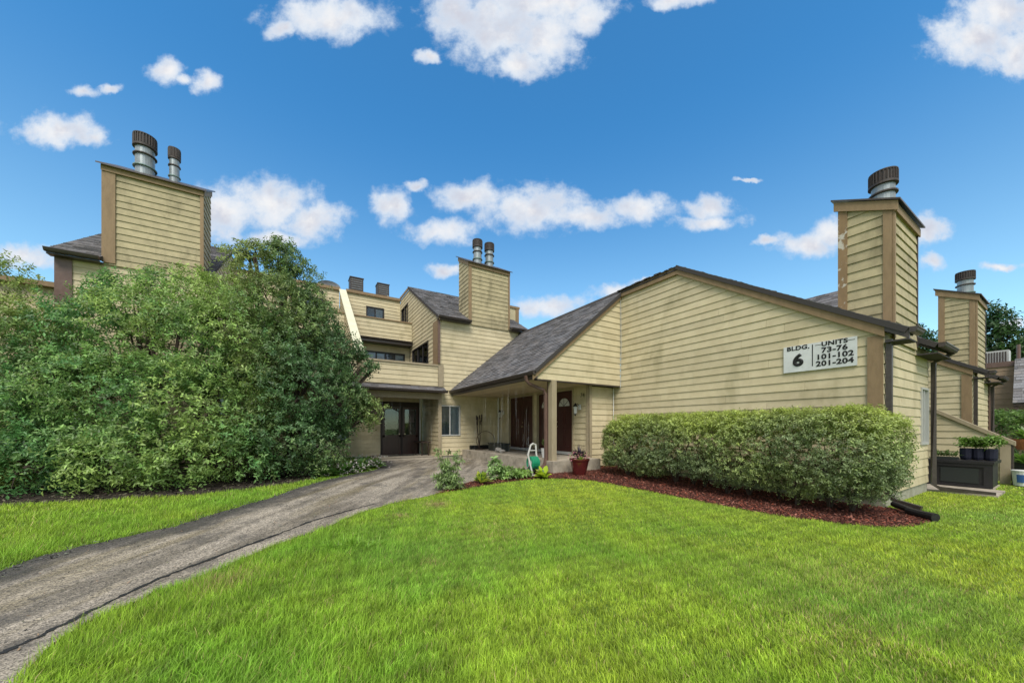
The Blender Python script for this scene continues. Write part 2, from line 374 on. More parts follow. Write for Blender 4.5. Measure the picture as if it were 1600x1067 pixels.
def sheet(name, poly, dz, m, kind='structure', parent=None, cell=None, edge=None):
    vs = []; fs = []; ev = []
    ys = [p[1] for p in poly]; xs = [p[0] for p in poly]
    y = math.floor(min(ys)/.25)*.25
    step = .25
    while y < max(ys):
        band = clip(clip(poly, 1, y, 1), 1, y+step, -1)
        if len(band) > 2:
            if cell:
                x = math.floor(min(p[0] for p in band)/cell)*cell
                while x < max(p[0] for p in band):
                    for yy in (y, y+.125):
                        q = clip(band, 1, yy, 1); q = clip(q, 1, yy+.125, -1) if q else q
                        q = clip(q, 0, x, 1) if q else q; q = clip(q, 0, x+cell, -1) if q else q
                        if len(q) > 2 and area(q) > 1e-6:
                            n = len(vs); vs += [(a, b, gh(b)+dz) for a, b in q]; fs.append(tuple(range(n, n+len(q))))
                    x += cell
            else:
                n = len(vs); vs += [(a, b, gh(b)+dz) for a, b in band]; fs.append(tuple(range(n, n+len(band))))
        y += step
    # make the faces look up
    F = []
    for f in fs:
        p = [vs[i] for i in f]; s_ = sum(p[i][0]*p[(i+1) % len(p)][1]-p[(i+1) % len(p)][0]*p[i][1] for i in range(len(p)))
        F.append(f if s_ > 0 else f[::-1])
    o = link(name, vs, F, m, parent)
    if kind: o['kind'] = kind
    if edge is not None:
        at = o.data.attributes.new('edge', 'FLOAT', 'POINT')
        at.data.foreach_set('value', [pdist(v[0], v[1], edge) for v in vs])
    return o
def pdist(x, y, line):
    best = 9
    for (ax, ay), (bx, by) in zip(line[:-1], line[1:]):
        dx, dy = bx-ax, by-ay; t = max(0, min(1, ((x-ax)*dx+(y-ay)*dy)/(dx*dx+dy*dy)))
        best = min(best, math.hypot(x-ax-t*dx, y-ay-t*dy))
    return best
def inside(px, py, poly):
    px = np.asarray(px); py = np.asarray(py); r_ = np.zeros(px.shape, bool)
    for i in range(len(poly)):
        x0, y0 = poly[i]; x1, y1 = poly[(i+1) % len(poly)]
        if y0 == y1: continue
        c = ((y0 > py) != (y1 > py)) & (px < (x1-x0)*(py-y0)/(y1-y0)+x0); r_ ^= c
    return r_

# ------------------------------------------------------------------ ground
PL = [(-3.7,-3),(-3.6,1.),(-3.3,3.5),(-2.95,5.2),(-2.67,5.95),(-2.5,6.3),(-2.38,6.43),(-2.03,6.69),(-1.54,6.99),(-1.2,7.5),(-.77,8.1),(-.45,8.55),(.53,10.28),(1.5,11.4),(2.13,12.1),(2.7,13.5),(2.84,14.4),(2.9,15.7)]
PR = [(-1.9,-3),(-1.6,1),(-1.46,2.8),(-1.47,3.44),(-1.5,3.71),(-1.48,3.98),(-1.38,4.24),(-1.14,4.60),(-.73,4.92),(-.30,5.45),(.31,5.95),(.85,6.5),(1.6,7.),(2.44,7.32),(2.80,7.58),(3.04,7.95),(3.93,8.42),(5.27,8.72),(6.36,9.13),(6.68,9.3),(6.68,15.7)]
def ragged(line, amp, seed):
    r2 = random.Random(seed); o = []
    for (ax, ay), (bx, by) in zip(line[:-1], line[1:]):
        n = max(1, int(math.hypot(bx-ax, by-ay)/.13))
        for k in range(n): t = k/n; o.append((ax+(bx-ax)*t+r2.uniform(-amp, amp), ay+(by-ay)*t+r2.uniform(-amp, amp)))
    return o+[line[-1]]
PL = ragged(PL[:-3], .04, 1)+PL[-3:]; PR = ragged(PR[:15], .03, 2)+PR[15:]
PATH = PL+PR[::-1]
MULCH = [(2.55,7.40),(3.1,7.52),(3.58,7.64),(4.3,7.86),(4.84,7.96),(5.6,7.95),(6.18,7.77),(6.6,7.45),(6.9,7.0),(7.05,6.4),(7.13,5.74),(7.2,5),(7.25,4.23),(7.32,3.09),(7.42,2.6),(7.58,2.2),(7.85,1.75),(8.4,1.50),(9.1,1.42),(9.6,1.5),(10.0,2.13),(9.9,8.9),(8.6,9.2),(6.9,9.1),(6.36,9.12),(5.27,8.68),(3.93,8.40),(3.04,7.92),(2.75,7.6)]
BED = [(-14,11.6),(-8,10.7),(-5.5,10.1),(-4.42,9.90),(-3.48,9.75),(-2.6,9.6),(-1.82,9.55),(-1.2,9.65),(-.57,9.9),(0,10.35),(.55,10.95),(1.2,11.5),(1.9,12.3),(2.5,13.6),(2.7,14.6),(2.75,15.4),(-14,15.4)]
yy = [-300]+list(GY)+[500]
lv = []; lf = []
for i, y in enumerate(yy):
    h = g(0, y) if -10 <= y <= 30 else (0 if y < 0 else .2)
    lv += [(-500, y, h), (-20, y, h), (60, y, h), (600, y, h)]
    if i: b = i*4; lf += [(b-4+k, b-3+k, b+1+k, b+k) for k in range(3)]
tag(link('lawn', lv, lf, M['lawn']), kind='structure')
sheet('path', PATH, .012, M['path'], cell=.125, edge=PL)
sheet('mulch_bed', MULCH, .008, M['mulchbase'])
sheet('planting_bed', BED, .008, M['soil'])
# tar seam wandering along the path
SEAM = [(-2.05,3.2),(-1.78,3.88),(-1.66,4.06),(-1.48,4.42),(-1.2,4.93),(-.77,5.4),(-.35,5.82),(.2,6.41),(.87,6.86),(1.3,7.1)]
sv_ = []; sf = []
pts = []
for a, b in zip(SEAM[:-1], SEAM[1:]):
    for k in range(12): t = k/12; pts.append((a[0]+(b[0]-a[0])*t+random.uniform(-.012,.012), a[1]+(b[1]-a[1])*t+random.uniform(-.012,.012)))
for i, (x, y) in enumerate(pts):
    wd = random.uniform(.006,.026); sv_ += [(x-wd, y+wd*.7, gh(y)+.017), (x+wd, y-wd*.7, gh(y)+.017)]
    if i: n = 2*i; sf.append((n-2, n-1, n+1, n))
tag(link('tar_seam', sv_, sf, M['seam']), kind='structure')
sheet('entrance_slab', [(3.0,15.75),(5.6,15.75),(5.45,17.95),(3.0,17.95)], .06, M['concrete'])
ps = MB(); ps.box(2.95,5.46,15.2,17.9,.0,.24); tag(ps.build('entrance_step', M['concrete']), kind='structure')
pp = MB(); pp.box(13.42,16.1,1.31,3.0,-.1,.05); pp.box(13.42,14.7,1.12,1.31,-.1,.05); tag(pp.build('patio_slab', M['concrete']), kind='structure')

# ------------------------------------------------------------------ shared building parts
def shingles(parent, o, eu, ev, poly, expo=.15, wtab=.31, name='shingles', seed=0, light=1.):
    """tabs laid in courses on the plane o + u*eu + v*ev (unit vectors, v up the slope)"""
    rr = random.Random(seed); o = Vector(o); eu = Vector(eu).normalized(); ev = Vector(ev).normalized(); n = eu.cross(ev).normalized()
    if n.z < 0: n = -n
    v0 = min(p[1] for p in poly); v1 = max(p[1] for p in poly); u0 = min(p[0] for p in poly); u1 = max(p[0] for p in poly)
    mb = MB(); v = v0; row = 0
    while v < v1:
        row_p = clip(clip(poly, 1, v, 1), 1, v+expo, -1)
        if len(row_p) > 2:
            u = u0-rr.random()*wtab
            while u < u1:
                wt = wtab*rr.uniform(.8, 1.2)
                q = clip(row_p, 0, u+.003, 1); q = clip(q, 0, u+wt-.003, -1) if len(q) > 2 else []
                if len(q) > 2 and area(q) > 1e-4:
                    th = rr.choice((.010, .014, .022)); m_ = len(q)
                    top = [o+eu*a+ev*b+n*(th-(th-.003)*(b-v)/expo) for a, b in q]; bot = [o+eu*a+ev*b for a, b in q]
                    s_ = rr.uniform(.62, 1.3)*light; wv = rr.uniform(-.04, .04)
                    mb.add(top+bot, [tuple(range(m_))]+[(i, (i+1) % m_, (i+1) % m_+m_, i+m_) for i in range(m_)], (s_*(1+wv), s_, s_*(1-wv)))
                u += wt
        v += expo; row += 1
    return mb.build(name, M['shingle'], parent, tint=True, kind='stuff')
def roof(parent, o, eu, ev, poly, thick=.10, seed=0, **kw):
    o = Vector(o); eu = Vector(eu).normalized(); ev = Vector(ev).normalized(); n = eu.cross(ev).normalized()
    if n.z < 0: n = -n
    m_ = len(poly); v = [o+eu*a+ev*b-n*.002 for a, b in poly]+[o+eu*a+ev*b-n*thick for a, b in poly]
    f = [tuple(range(m_)), tuple(range(2*m_-1, m_-1, -1))]+[(i, i+m_, (i+1) % m_+m_, (i+1) % m_) for i in range(m_)]
    r_ = link('roof', v, f, M['roofbase'], parent)
    shingles(r_, o, eu, ev, poly, seed=seed, **kw); return r_
def flue(parent, x, y, z0, z1, r_=.24, lean=0):
    H_ = z1-z0; mb = MB().lathe(x, y, [(r_*.86, z0), (r_*.86, z0+H_*.70)], 24)
    fl = mb.build('flue', M['galv'], parent, smooth=False)
    for q in (.18, .48):
        MB().lathe(x, y, [(r_*.9, z0+H_*q), (r_*1.06, z0+H_*q+.012), (r_*1.06, z0+H_*q+.04), (r_*.9, z0+H_*q+.05)], 24).build('flue_ring', M['galvgreen'] if q < .3 else M['gutter'], fl)
    cp = MB().lathe(x, y, [(r_*.9, z0+H_*.68), (r_*1.08, z0+H_*.69), (r_*1.08, z0+H_*.74), (r_*.98, z0+H_*.745), (r_*.98, z0+H_*.97), (r_*1.05, z0+H_*.975), (r_*1.05, z1), (.02, z1+.02)], 28)
    for k in range(26):
        q = 2*math.pi*k/26; cx, cy = x+r_*1.02*math.cos(q), y+r_*1.02*math.sin(q)
        cp.box(cx-.010, cx+.010, cy-.010, cy+.010, z0+H_*.745, z0+H_*.975)
    cp.build('flue_cap', M['rustcap'], fl); return fl
def window(parent, pl, u0, u1, z0, z1, frame='darkframe', n=2, covers=('curtain', 'blind'), w_=.05, depth=.10, name='window'):
    fr = MB()
    for a, b, c, d in ((u0, u1, z0, z0+w_), (u0, u1, z1-w_, z1), (u0, u0+w_, z0+w_, z1-w_), (u1-w_, u1, z0+w_, z1-w_)): pl.box(fr, a, b, c, d, -.06, .045)
    win = fr.build(name, M[frame], parent)
    du = (u1-u0-2*w_)/n
    for k in range(n):
        a = u0+w_+k*du; b = a+du
        off = -.028 if k % 2 else -.008
        if k: pl.trim('mullion', a-w_*.45, a+w_*.45, z0+w_, z1-w_, -.05, .03, M[frame], win)
        pl.trim('pane', a, b, z0+w_, z1-w_, off-.004, off, M['glass'], win)
        cv = covers[k % len(covers)]
        if cv == 'blind':
            mb = MB(); zz_ = z0+w_
            while zz_ < z1-w_-.01:
                pl.box(mb, a, b, zz_, min(zz_+.048, z1-w_), -.048, -.038); zz_ += .05
            mb.build('blind', M['blind'], win)
        elif cv == 'curtain':
            mb = MB(); uu = a; k2 = 0
            while uu < b-.001:
                e = min(uu+.05, b); pl.box(mb, uu, e, z0+w_, z1-w_, -.062+(.012 if k2 % 2 else 0), -.048+(.012 if k2 % 2 else 0)); uu = e; k2 += 1
            mb.build('curtain', M['curtain'], win)
    pl.trim('interior', u0, u1, z0, z1, -.125, -.115, M['darkroom'], win)
    return win
def gutter(parent, p0, p1, outward, size=.12, name='gutter'):
    """K-style gutter from p0 to p1 (top inner edge), outward unit vector"""
    p0, p1, o = Vector(p0), Vector(p1), Vector(outward)
    prof = [(0, 0), (size, 0), (size, -.02), (size*.9, -.035), (size*.8, -.07), (size*.62, -.10), (0, -.10)]
    v = []; f = []
    for p in (p0, p1): v += [p+o*a+Vector((0, 0, b)) for a, b in prof]
    n = len(prof); f = [tuple(range(n)), tuple(range(2*n-1, n-1, -1))]+[(i, i+n, (i+1) % n+n, (i+1) % n) for i in range(n)]
    return link(name, v, f, M['gutter'], parent)
def spout(parent, pts, wd=.045, m='gutter', name='downspout'):
    mb = MB().tube(pts, wd*1.3, 4); return mb.build(name, M[m], parent)

# ------------------------------------------------------------------ front wing
Y0 = 2.15; XA = 9.85; XE = 13.4
def shed_module(T, dx, full=True):
    """gable wall facing the lawn, eave wall, chimney, roof; repeated for the next building along"""
    A = Plane('X', XA+dx, -1); B = Plane('Y', Y0, -1)
    r1 = [(Y0,.24),(8.77,.24),(8.77,6.22),(6.53,6.22),(Y0,3.44)]
    if full: wall(T, A, [r1, [(8.77,.24),(9.1,.24),(9.1,3.06),(8.77,3.06)]], seed=1)
    else: wall(T, A, [[(Y0,.24),(6.,.24),(6.,5.9),(Y0,3.44)]], seed=3)
    A.trim('foundation', Y0-.0, 9.1, -.3, .235, -.10, -.012, M['found'], T)
    B.trim('foundation', XA+dx+.02, XE+dx, -.3, .235, -.10, -.010, M['found'], T)
    A.trim('corner_board', Y0-.005, Y0+.22, .24, 3.40, .030, .052, M['tan'], T)
    # rake fascia
    fas = MB(); sl = (6.22-3.44)/(6.53-Y0)
    e0 = Y0-.36; z0 = 3.44-.36*sl
    yb = Y0-.03; fas.prism([(yb, 3.39+(yb-Y0)*sl-.02), (Y0+.22, 3.44-.05+.22*sl-.02), (6.53, 6.20), (6.53, 6.42), (yb, z0+.22+(yb-e0)*.638)], A, .033, .085)
    MB().prism([(e0, z0+.04), (yb-.002, z0+.05+(yb-e0)*.6), (yb-.002, z0+.215+(yb-e0)*.638), (e0, z0+.215)], A, .033, .083).build('rake_end', M['gutter'], T)
    if full: fas.prism([(6.53, 6.20), (8.78, 6.20), (8.78, 6.38), (6.53, 6.42)], A, .033, .085)
    fas.build('rake_board', M['tan'], T)
    op = [(12.6+dx, 13.28+dx, 1.17, 2.54)] if full else []
    wall(T, B, [[(XA+dx-.025,.24),(XE+dx,.24),(XE+dx,3.46),(XA+dx-.025,3.46)]], op, seed=5+int(dx))
    if full: window(T, B, 12.6, 13.28, 1.17, 2.54, 'alu', 2, ('curtain', 'curtain'))
    # soffit + roof
    ang = math.atan(sl); ev = (0, math.cos(ang), math.sin(ang)); Ls = (6.53-e0)/math.cos(ang)
    c0, c1, cv = 10.3+dx-.02, 12.1+dx+.02, (2.95-e0)/math.cos(ang)
    o = (XA-.12+dx, e0, z0+.24); W = 3.8
    roof(T, o, (1,0,0), ev, [(0,0),(c0-o[0],0),(c0-o[0],Ls),(0,Ls)], seed=3)
    roof(T, o, (1,0,0), ev, [(c1-o[0],0),(W,0),(W,Ls),(c1-o[0],Ls)], seed=4)
    roof(T, o, (1,0,0), ev, [(c0-o[0],cv),(c1-o[0],cv),(c1-o[0],Ls),(c0-o[0],Ls)], seed=5)
    for a, b in ((XA-.1+dx, c0), (c1, XE+.12+dx)):
        gutter(T, (a, e0, z0+.25), (b, e0, z0+.25), (0,-1,0))
        MB().box(a+.01, b-.01, e0+.002, Y0-.035, z0+.02, z0+.05).build('soffit', M['roofbase'], T)
    # downspouts at both ends of the eave wall
    zt = z0+.16
    spout(T, [(XA+.03+dx, Y0-.075, 3.30), (XA+.03+dx, Y0-.075, .28), (XA+.05+dx, Y0-.16, .16), (XA-.02+dx, Y0-.5, .09)], .045)
    spout(T, [(XE-.02+dx, e0-.05, zt), (XE-.02+dx, Y0-.10, zt-.2), (XE-.02+dx, Y0-.10, .18), (XE+.02+dx, Y0-.2, .10), (XE+.10+dx, Y0-1.0, .07)], .045)
    # chimney
    CF = Plane('X', 10.3+dx, -1); CS = Plane('Y', Y0-.035, -1)
    ch = MB().box(10.3+dx, 12.1+dx, Y0-.03, 2.95, 3.46, 6.02)
    ch.add([(10.3+dx,Y0-.03,6.02),(12.1+dx,Y0-.03,6.02),(12.1+dx,2.95,6.02),(10.3+dx,2.95,6.02),(10.3+dx,Y0-.03,6.04),(12.1+dx,Y0-.03,6.04),(12.1+dx,2.95,6.50),(10.3+dx,2.95,6.50)], [(4,5,6,7),(0,4,7,3),(1,2,6,5),(3,7,6,2),(0,1,5,4)])
    C = ch.build('chimney', M['siding'], T)
    for pl, reg, sd in ((CF, [[(Y0+.10,3.5),(2.80,3.9),(2.80,6.42),(Y0+.10,6.03)]], 8), (CS, [[(10.36+dx,3.34),(12.06+dx,3.34),(12.06+dx,6.0),(10.36+dx,6.0)]], 9)):
        rr = random.Random(sd); z = 3.34
        while z < 6.45:
            q = clip(clip(reg[0], 1, z, 1), 1, z+.1985, -1) if z < 6.5 else []
            if len(q) > 2 and area(q) > 1e-3:
                n = len(q); fr = [pl.p(u, h, .026-.021*(h-z)/.2) for u, h in q]; bk = [pl.p(u, h, .001) for u, h in q]
                link('chimney_board', fr+bk, [tuple(range(n))]+[(i, i+n, (i+1) % n+n, (i+1) % n) for i in range(n)], M['siding_old'], C)
            z += .2
    for (a, b, z1_, mm) in ((Y0-.03, Y0+.10, 6.0, 'tan'), (2.80, 2.955, 6.42, 'peel' if full else 'tan')):
        MB().prism([(a, 3.5), (b, 3.5 if a < 2.5 else 3.9), (b, z1_+.02), (a, z1_-.04)], CF, .0, .035).build('corner_board', M[mm], C)
    CS.trim('corner_board', 10.27+dx, 10.36+dx, 3.40, 6.0, .0, .035, M['tan'], C)
    CS.trim('corner_board', 12.06+dx, 12.11+dx, 3.40, 6.0, .0, .035, M['gutter'], C)
    cap = MB().prism([(Y0-.12, 5.93), (3.02, 6.40), (3.02, 6.60), (Y0-.12, 6.12)], CF, .036, .066)
    cap.build('cap_fascia', M['tan'], C)
    MB().prism([(10.24+dx, 5.93), (12.16+dx, 5.93), (12.16+dx, 6.10), (10.24+dx, 6.10)], CS, .036, .062).build('cap_fascia', M['tan'], C)
    v = []
    for z_ in (0, .035):
        v += [(10.2+dx, Y0-.16, 6.11+z_), (12.2+dx, Y0-.16, 6.11+z_), (12.2+dx, 3.06, 6.63+z_), (10.2+dx, 3.06, 6.63+z_)]
    link('cap', v, [(0,3,2,1),(4,5,6,7),(0,1,5,4),(1,2,6,5),(2,3,7,6),(3,0,4,7)], M['gutter'], C)
    flue(C, 11.2+dx, 2.45, 6.28, 7.26, .225)
    return T

wing = thing('townhouse', (XA, 6, 0), 'low beige sided wing with slanted gable, address sign and covered porch', 'building')
shed_module(wing, 0)
# porch gable G, porch walls
Gp = Plane('Y', 8.77, -1)
wall(wing, Gp, [[(6.18,3.06),(9.82,3.06),(9.82,6.18),(6.18,3.22)]], thick=.10, seed=12, joint=9)
Gp.box(MB(), 6.18, 9.82, 3.02, 3.055, -.10, .03).build('drip_board', M['gutter'], wing)
fas = MB().prism([(6.02,3.02),(9.93,6.24),(9.93,6.42),(6.02,3.24)], Gp, .032, .075); fas.build('rake_board', M['tan'], wing)
Wp = Plane('Y', 9.1, -1); wall(wing, Wp, [[(8.62,.24),(9.83,.24),(9.83,3.02),(8.62,3.02)]], seed=13, joint=9)
Wp.trim('foundation', 8.62, 9.83, -.2, .235, -.10, -.01, M['concrete'], wing)
Wp.trim('corner_board', 8.60, 8.74, .24, 3.04, .03, .05, M['tanlight'], wing)
Dp = Plane('X', 8.65, -1)
doors = [(12.5,14.4),(11.02,12.1),(9.95,10.98)]
wall(wing, Dp, [[(9.1,.56),(15.5,.56),(15.5,3.08),(9.1,3.08)]], [(12.42,14.48,.56,3.02),(9.88,12.18,.56,3.02)], seed=14, joint=9)
Dp.trim('corner_board', 9.1-.05, 9.1+.10, .56, 3.04, .03, .05, M['tanlight'], wing)
for a, b in ((14.48, 15.45), (12.18, 12.42), (9.2, 9.88)): Dp.trim('base_flashing', a, b, .56, .72, .03, .045, M['black'], wing)
def door(parent, pl, u0, u1, z0, z1, fan=False, knob=None, panels=True):
    d = pl.trim('door', u0, u1, z0, z1, -.09, -.03, M['door'], parent)
    W_ = u1-u0
    if panels:
        for a, b, c, e in ((.12,.46,.08,.40),(.54,.88,.08,.40),(.12,.46,.45,.80),(.54,.88,.45,.80)):
            if fan and c > .4: e = .68
            mb = MB(); A_, B_, C_, E_ = u0+W_*a, u0+W_*b, z0+(z1-z0)*c, z0+(z1-z0)*e
            for q in ((A_, B_, C_, C_+.02), (A_, B_, E_-.02, E_), (A_, A_+.02, C_+.02, E_-.02), (B_-.02, B_, C_+.02, E_-.02)): pl.box(mb, *q, -.029, -.018)
            mb.build('door_panel', M['door'], d)
    if fan:
        cx = (u0+u1)/2; cz = z0+(z1-z0)*.76; r_ = .30
        P = [(cx+r_*math.cos(math.pi*k/14), cz+r_*math.sin(math.pi*k/14)) for k in range(15)]
        MB().prism(P, pl, -.03, -.012).build('fanlight', M['lamp'], d)
        mb = MB()
        for k in (3, 7, 11):
            e = P[k]; mb.tube([pl.p(cx, cz, -.008), pl.p(e[0], e[1], -.008)], .009, 5)
        mb.build('glazing_bar', M['doorframe'], d)
    if knob is not None:
        x, y, z = pl.p(knob, z0+(z1-z0)*.42, .02)
        MB().tube([pl.p(knob, z, -.03), pl.p(knob, z, .03)], .032, 10).build('door_knob', M['brass'], d)
        MB().tube([pl.p(knob, z+.18, -.03), pl.p(knob, z+.18, .0)], .026, 10).build('deadbolt', M['brass'], d)
    pl.trim('threshold', u0, u1, z0-.10, z0-.002, -.10, .03, M['alu'], d)
    return d
def doorframe(u0, u1, z0, z1):
    mb = MB()
    for q in ((u0, u1, z1-.06, z1), (u0, u0+.06, z0, z1-.06), (u1-.06, u1, z0, z1-.06)): Dp.box(mb, *q, -.10, .05)
    mb.build('door_frame', M['tanlight'], wing)
doorframe(12.42, 14.48, .56, 3.02); doorframe(9.88, 12.18, .56, 3.02)
door(wing, Dp, 12.49, 13.44, .68, 2.94, knob=13.35); door(wing, Dp, 13.46, 14.41, .68, 2.94)
door(wing, Dp, 9.95, 10.98, .68, 2.94, fan=True, knob=10.88); door(wing, Dp, 11.08, 12.11, .68, 2.94, fan=True)
Dp.trim('door_post', 10.99, 11.07, .56, 2.95, -.10, .02, M['tanlight'], wing)
# porch ceiling, slab, post
cl = MB()
cl.box(6.14, 8.64, 8.88, 15.49, 3.082, 3.12); pc = cl.build('porch_ceiling', M['siding'], wing)
for k in range(16):
    x = 6.2+k*.155
    MB().box(x, x+.150, 8.885, 15.485, 3.064, 3.0815).build('ceiling_board', M['siding'], pc)
MB().box(6.10, 6.18, 8.70, 15.48, 3.06, 3.22).build('eave_board', M['gutter'], wing)
gutter(wing, (6.09, 8.66, 3.27), (6.09, 15.46, 3.27), (-1,0,0))
sl = MB().box(6.64, 8.64, 8.55, 15.46, -.1, .55); sl.box(8.64, 9.0, 8.45, 9.07, -.1, .55) if False else None
sl.build('porch_slab', M['concrete'], wing)
MB().box(6.72, 6.91, 8.70, 8.88, .55, 3.06).build('post', M['tanlight'], wing)
MB().box(6.73, 6.90, 8.882, 8.96, .55, 3.06).build('post_backing', M['maroon'], wing)
spout(wing, [(5.98,9.05,3.18),(6.02,9.05,3.02),(6.12,9.05,2.93),(6.60,8.97,2.76),(6.66,8.95,2.62),(6.66,8.93,.62),(6.58,8.90,.42),(6.42,8.86,.34)], .042, 'maroon')
# porch roof rising to the ridge and the slope behind it
zr = 6.44; sl_ = (zr-3.26)/(9.9-6.02); an = math.atan(sl_)
Lp = (9.9-6.02)/math.cos(an)
roof(wing, (6.02,8.66,3.28), (0,1,0), (math.cos(an),0,math.sin(an)), [(0,0),(6.82,0),(6.82,Lp),(0,Lp)], seed=21)
MB().tube([(9.9,8.62,zr+.03),(9.9,15.48,zr+.03)], .045, 6).build('ridge_cap', M['roofbase'], wing)
roof(wing, (9.78,6.53,6.42), (0,1,0), (1,0,-.35), [(0,0),(8.95,0),(8.95,3.75),(0,3.75)], seed=22)
MB().box(9.95, 13.38, Y0+.12, 15.4, 0, 3.3).build('interior_core', M['darkroom'], wing)
roof(wing, (13.5,3.25,3.9), (0,1,0), (2.8,0,2.5), [(0,0),(7,0),(7,3.755),(0,3.755)], seed=23, wtab=.33, expo=.16)
MB().add([(16.3,3.25,3.0),(16.3,10.2,3.0),(16.3,10.2,6.38),(16.3,3.25,6.38),(13.5,3.25,3.0),(13.5,10.2,3.0),(13.5,10.2,3.85),(13.5,3.25,3.85)], [(0,1,2,3),(4,7,6,5),(0,3,7,4),(1,5,6,2)]).build('rear_gable', M['siding'], wing)
# ragged shingle ends along the level top
mb = MB()
for k in range(18):
    y = 6.55+k*.125; mb.box(9.72+random.uniform(-.03,.02), 9.95, y, y+.115, 6.40+random.uniform(0,.02), 6.43+random.uniform(0,.03))
mb.build('edge_shingles', M['roofbase'], wing)
# cable down the inside corner, conduit in the porch corner
MB().tube([(9.80,8.72,6.3),(9.80,8.70,4.6),(9.80,8.72,3.2),(9.76,8.70,3.0)], .012, 5).build('cable', M['alu'], wing)
MB().tube([(9.78,9.03,3.0),(9.78,9.03,.3)], .014, 5).build('cable', M['white'], wing)
MB().tube([(8.56,15.42,.6),(8.56,15.42,3.06)], .035, 8).build('conduit', M['white'], wing)
def lantern(y):
    t = thing('wall_lantern', (8.60, y, 2.2), '', 'lamp', 'wall lanterns beside the porch doors')
    Dp.trim('back_plate', y-.07, y+.07, 2.22, 2.40, .028, .05, M['white'], t)
    MB().tube([(8.60,y,2.36),(8.50,y,2.44),(8.42,y,2.38)], .012, 6).build('bracket', M['black'], t)
    MB().lathe(8.42, y, [(.02,2.05),(.055,2.10),(.075,2.32),(.07,2.33)], 6).build('glass', M['lamp'], t)
    MB().lathe(8.42, y, [(.10,2.33),(.03,2.42),(.01,2.46)], 6).build('lantern_top', M['black'], t)
    MB().lathe(8.42, y, [(.01,2.00),(.03,2.05),(.06,2.06)], 6).build('finial', M['black'], t)
    return t
lantern(15.02)['label'] = 'black wall lantern in the porch corner left of the double doors'
lantern(9.55)['label'] = 'black wall lantern right of the fanlight door under the address number'
# house number by the door
def text(body, size, loc, rot, m, parent, name='lettering', bold=.0, sx=1., align='CENTER', spacing=1.):
    cu = bpy.data.curves.new(name, 'FONT'); cu.body = body; cu.size = size; cu.align_x = align; cu.align_y = 'CENTER'
    cu.extrude = .001; cu.bevel_depth = bold; cu.bevel_resolution = 0; cu.space_character = spacing
    tmp = bpy.data.objects.new('tmp', cu); COL.objects.link(tmp)
    bpy.context.view_layer.update()
    me = bpy.data.meshes.new_from_object(tmp.evaluated_get(bpy.context.evaluated_depsgraph_get()))
    COL.objects.unlink(tmp); bpy.data.objects.remove(tmp)
    me.transform(Matrix.Diagonal((sx, 1, 1, 1))); me.materials.clear(); me.materials.append(m)
    o = bpy.data.objects.new(name, me); COL.objects.link(o); o.rotation_euler = rot
    o.parent = parent; o.location = Vector(loc)-wloc(parent); return o
RX = (R(90), 0, R(-90))     # reads correctly on a wall facing -X
text('74', .22, (8.60,9.38,2.72), RX, M['black'], wing, 'house_number')
# address sign
sg = thing('address_sign', (9.80, 3.16, 2.88), 'white building sign reading BLDG. 6 and UNITS 73-76 on the gable wall', 'sign')
A_ = Plane('X', XA, -1)
A_.trim('sign_board', 2.52, 3.80, 2.86, 3.46, .032, .052, M['signwhite'], sg)
A_.trim('divider', 3.245, 3.262, 2.95, 3.43, .053, .055, M['black'], sg)
def sx_(u, z, s, size, bold=.004, sx=1.15, spacing=1.08): text(s, size, (XA-.0535, u, z), RX, M['black'], sg, bold=bold, sx=sx, spacing=spacing)
sx_(3.52, 3.40, 'BLDG.', .128, .005, 1.15); sx_(3.52, 3.11, '6', .36, .018, 1.1)
sx_(2.88, 3.40, 'UNITS', .128, .005, 1.15); sx_(2.88, 3.265, '73-76', .152, .006, 1.15); sx_(2.88, 3.125, '101-102', .152, .006, 1.15); sx_(2.88, 2.98, '201-204', .152, .006, 1.15)
for a, b in ((3.10, 3.21), (2.55, 2.66)): A_.trim('rule_line', a, b, 3.395, 3.405, .053, .055, M['black'], sg)

# next building along (same module) and the sloping privacy wall
nb = thing('townhouse', (19.6, 6, 0), 'second yellow-beige townhouse farther right with a tall single-flue chimney', 'building')
shed_module(nb, 9.7, False)
MB().box(19.75, 23.0, Y0+.12, 8, 0, 3.3).build('interior_core', M['darkroom'], nb)
Plane('Y', Y0, -1).trim('corner_board', 22.85, 23.12, .24, 3.4, .03, .06, M['maroon'], nb)
pw = thing('privacy_wall', (16.9, 2.4, 0), 'low sided privacy wall with a sloping tan cap behind the black deck box', 'wall')
PW = Plane('X', 16.85, -1)
wall(pw, PW, [[(1.24,.08),(4.2,.08),(4.2,3.18),(1.24,1.16)]], seed=17, joint=9, thick=.10)
PW.trim('end_post', 1.19, 1.37, .0, 1.20, .03, .05, M['tanlight'], pw); PW.trim('end_post', 1.15, 1.185, .0, 1.16, -.12, .05, M['gutter'], pw)
MB().prism([(1.12,1.08),(4.2,3.17),(4.2,3.28),(1.12,1.20)], PW, -.13, .07).build('cap', M['tanlight'], pw)

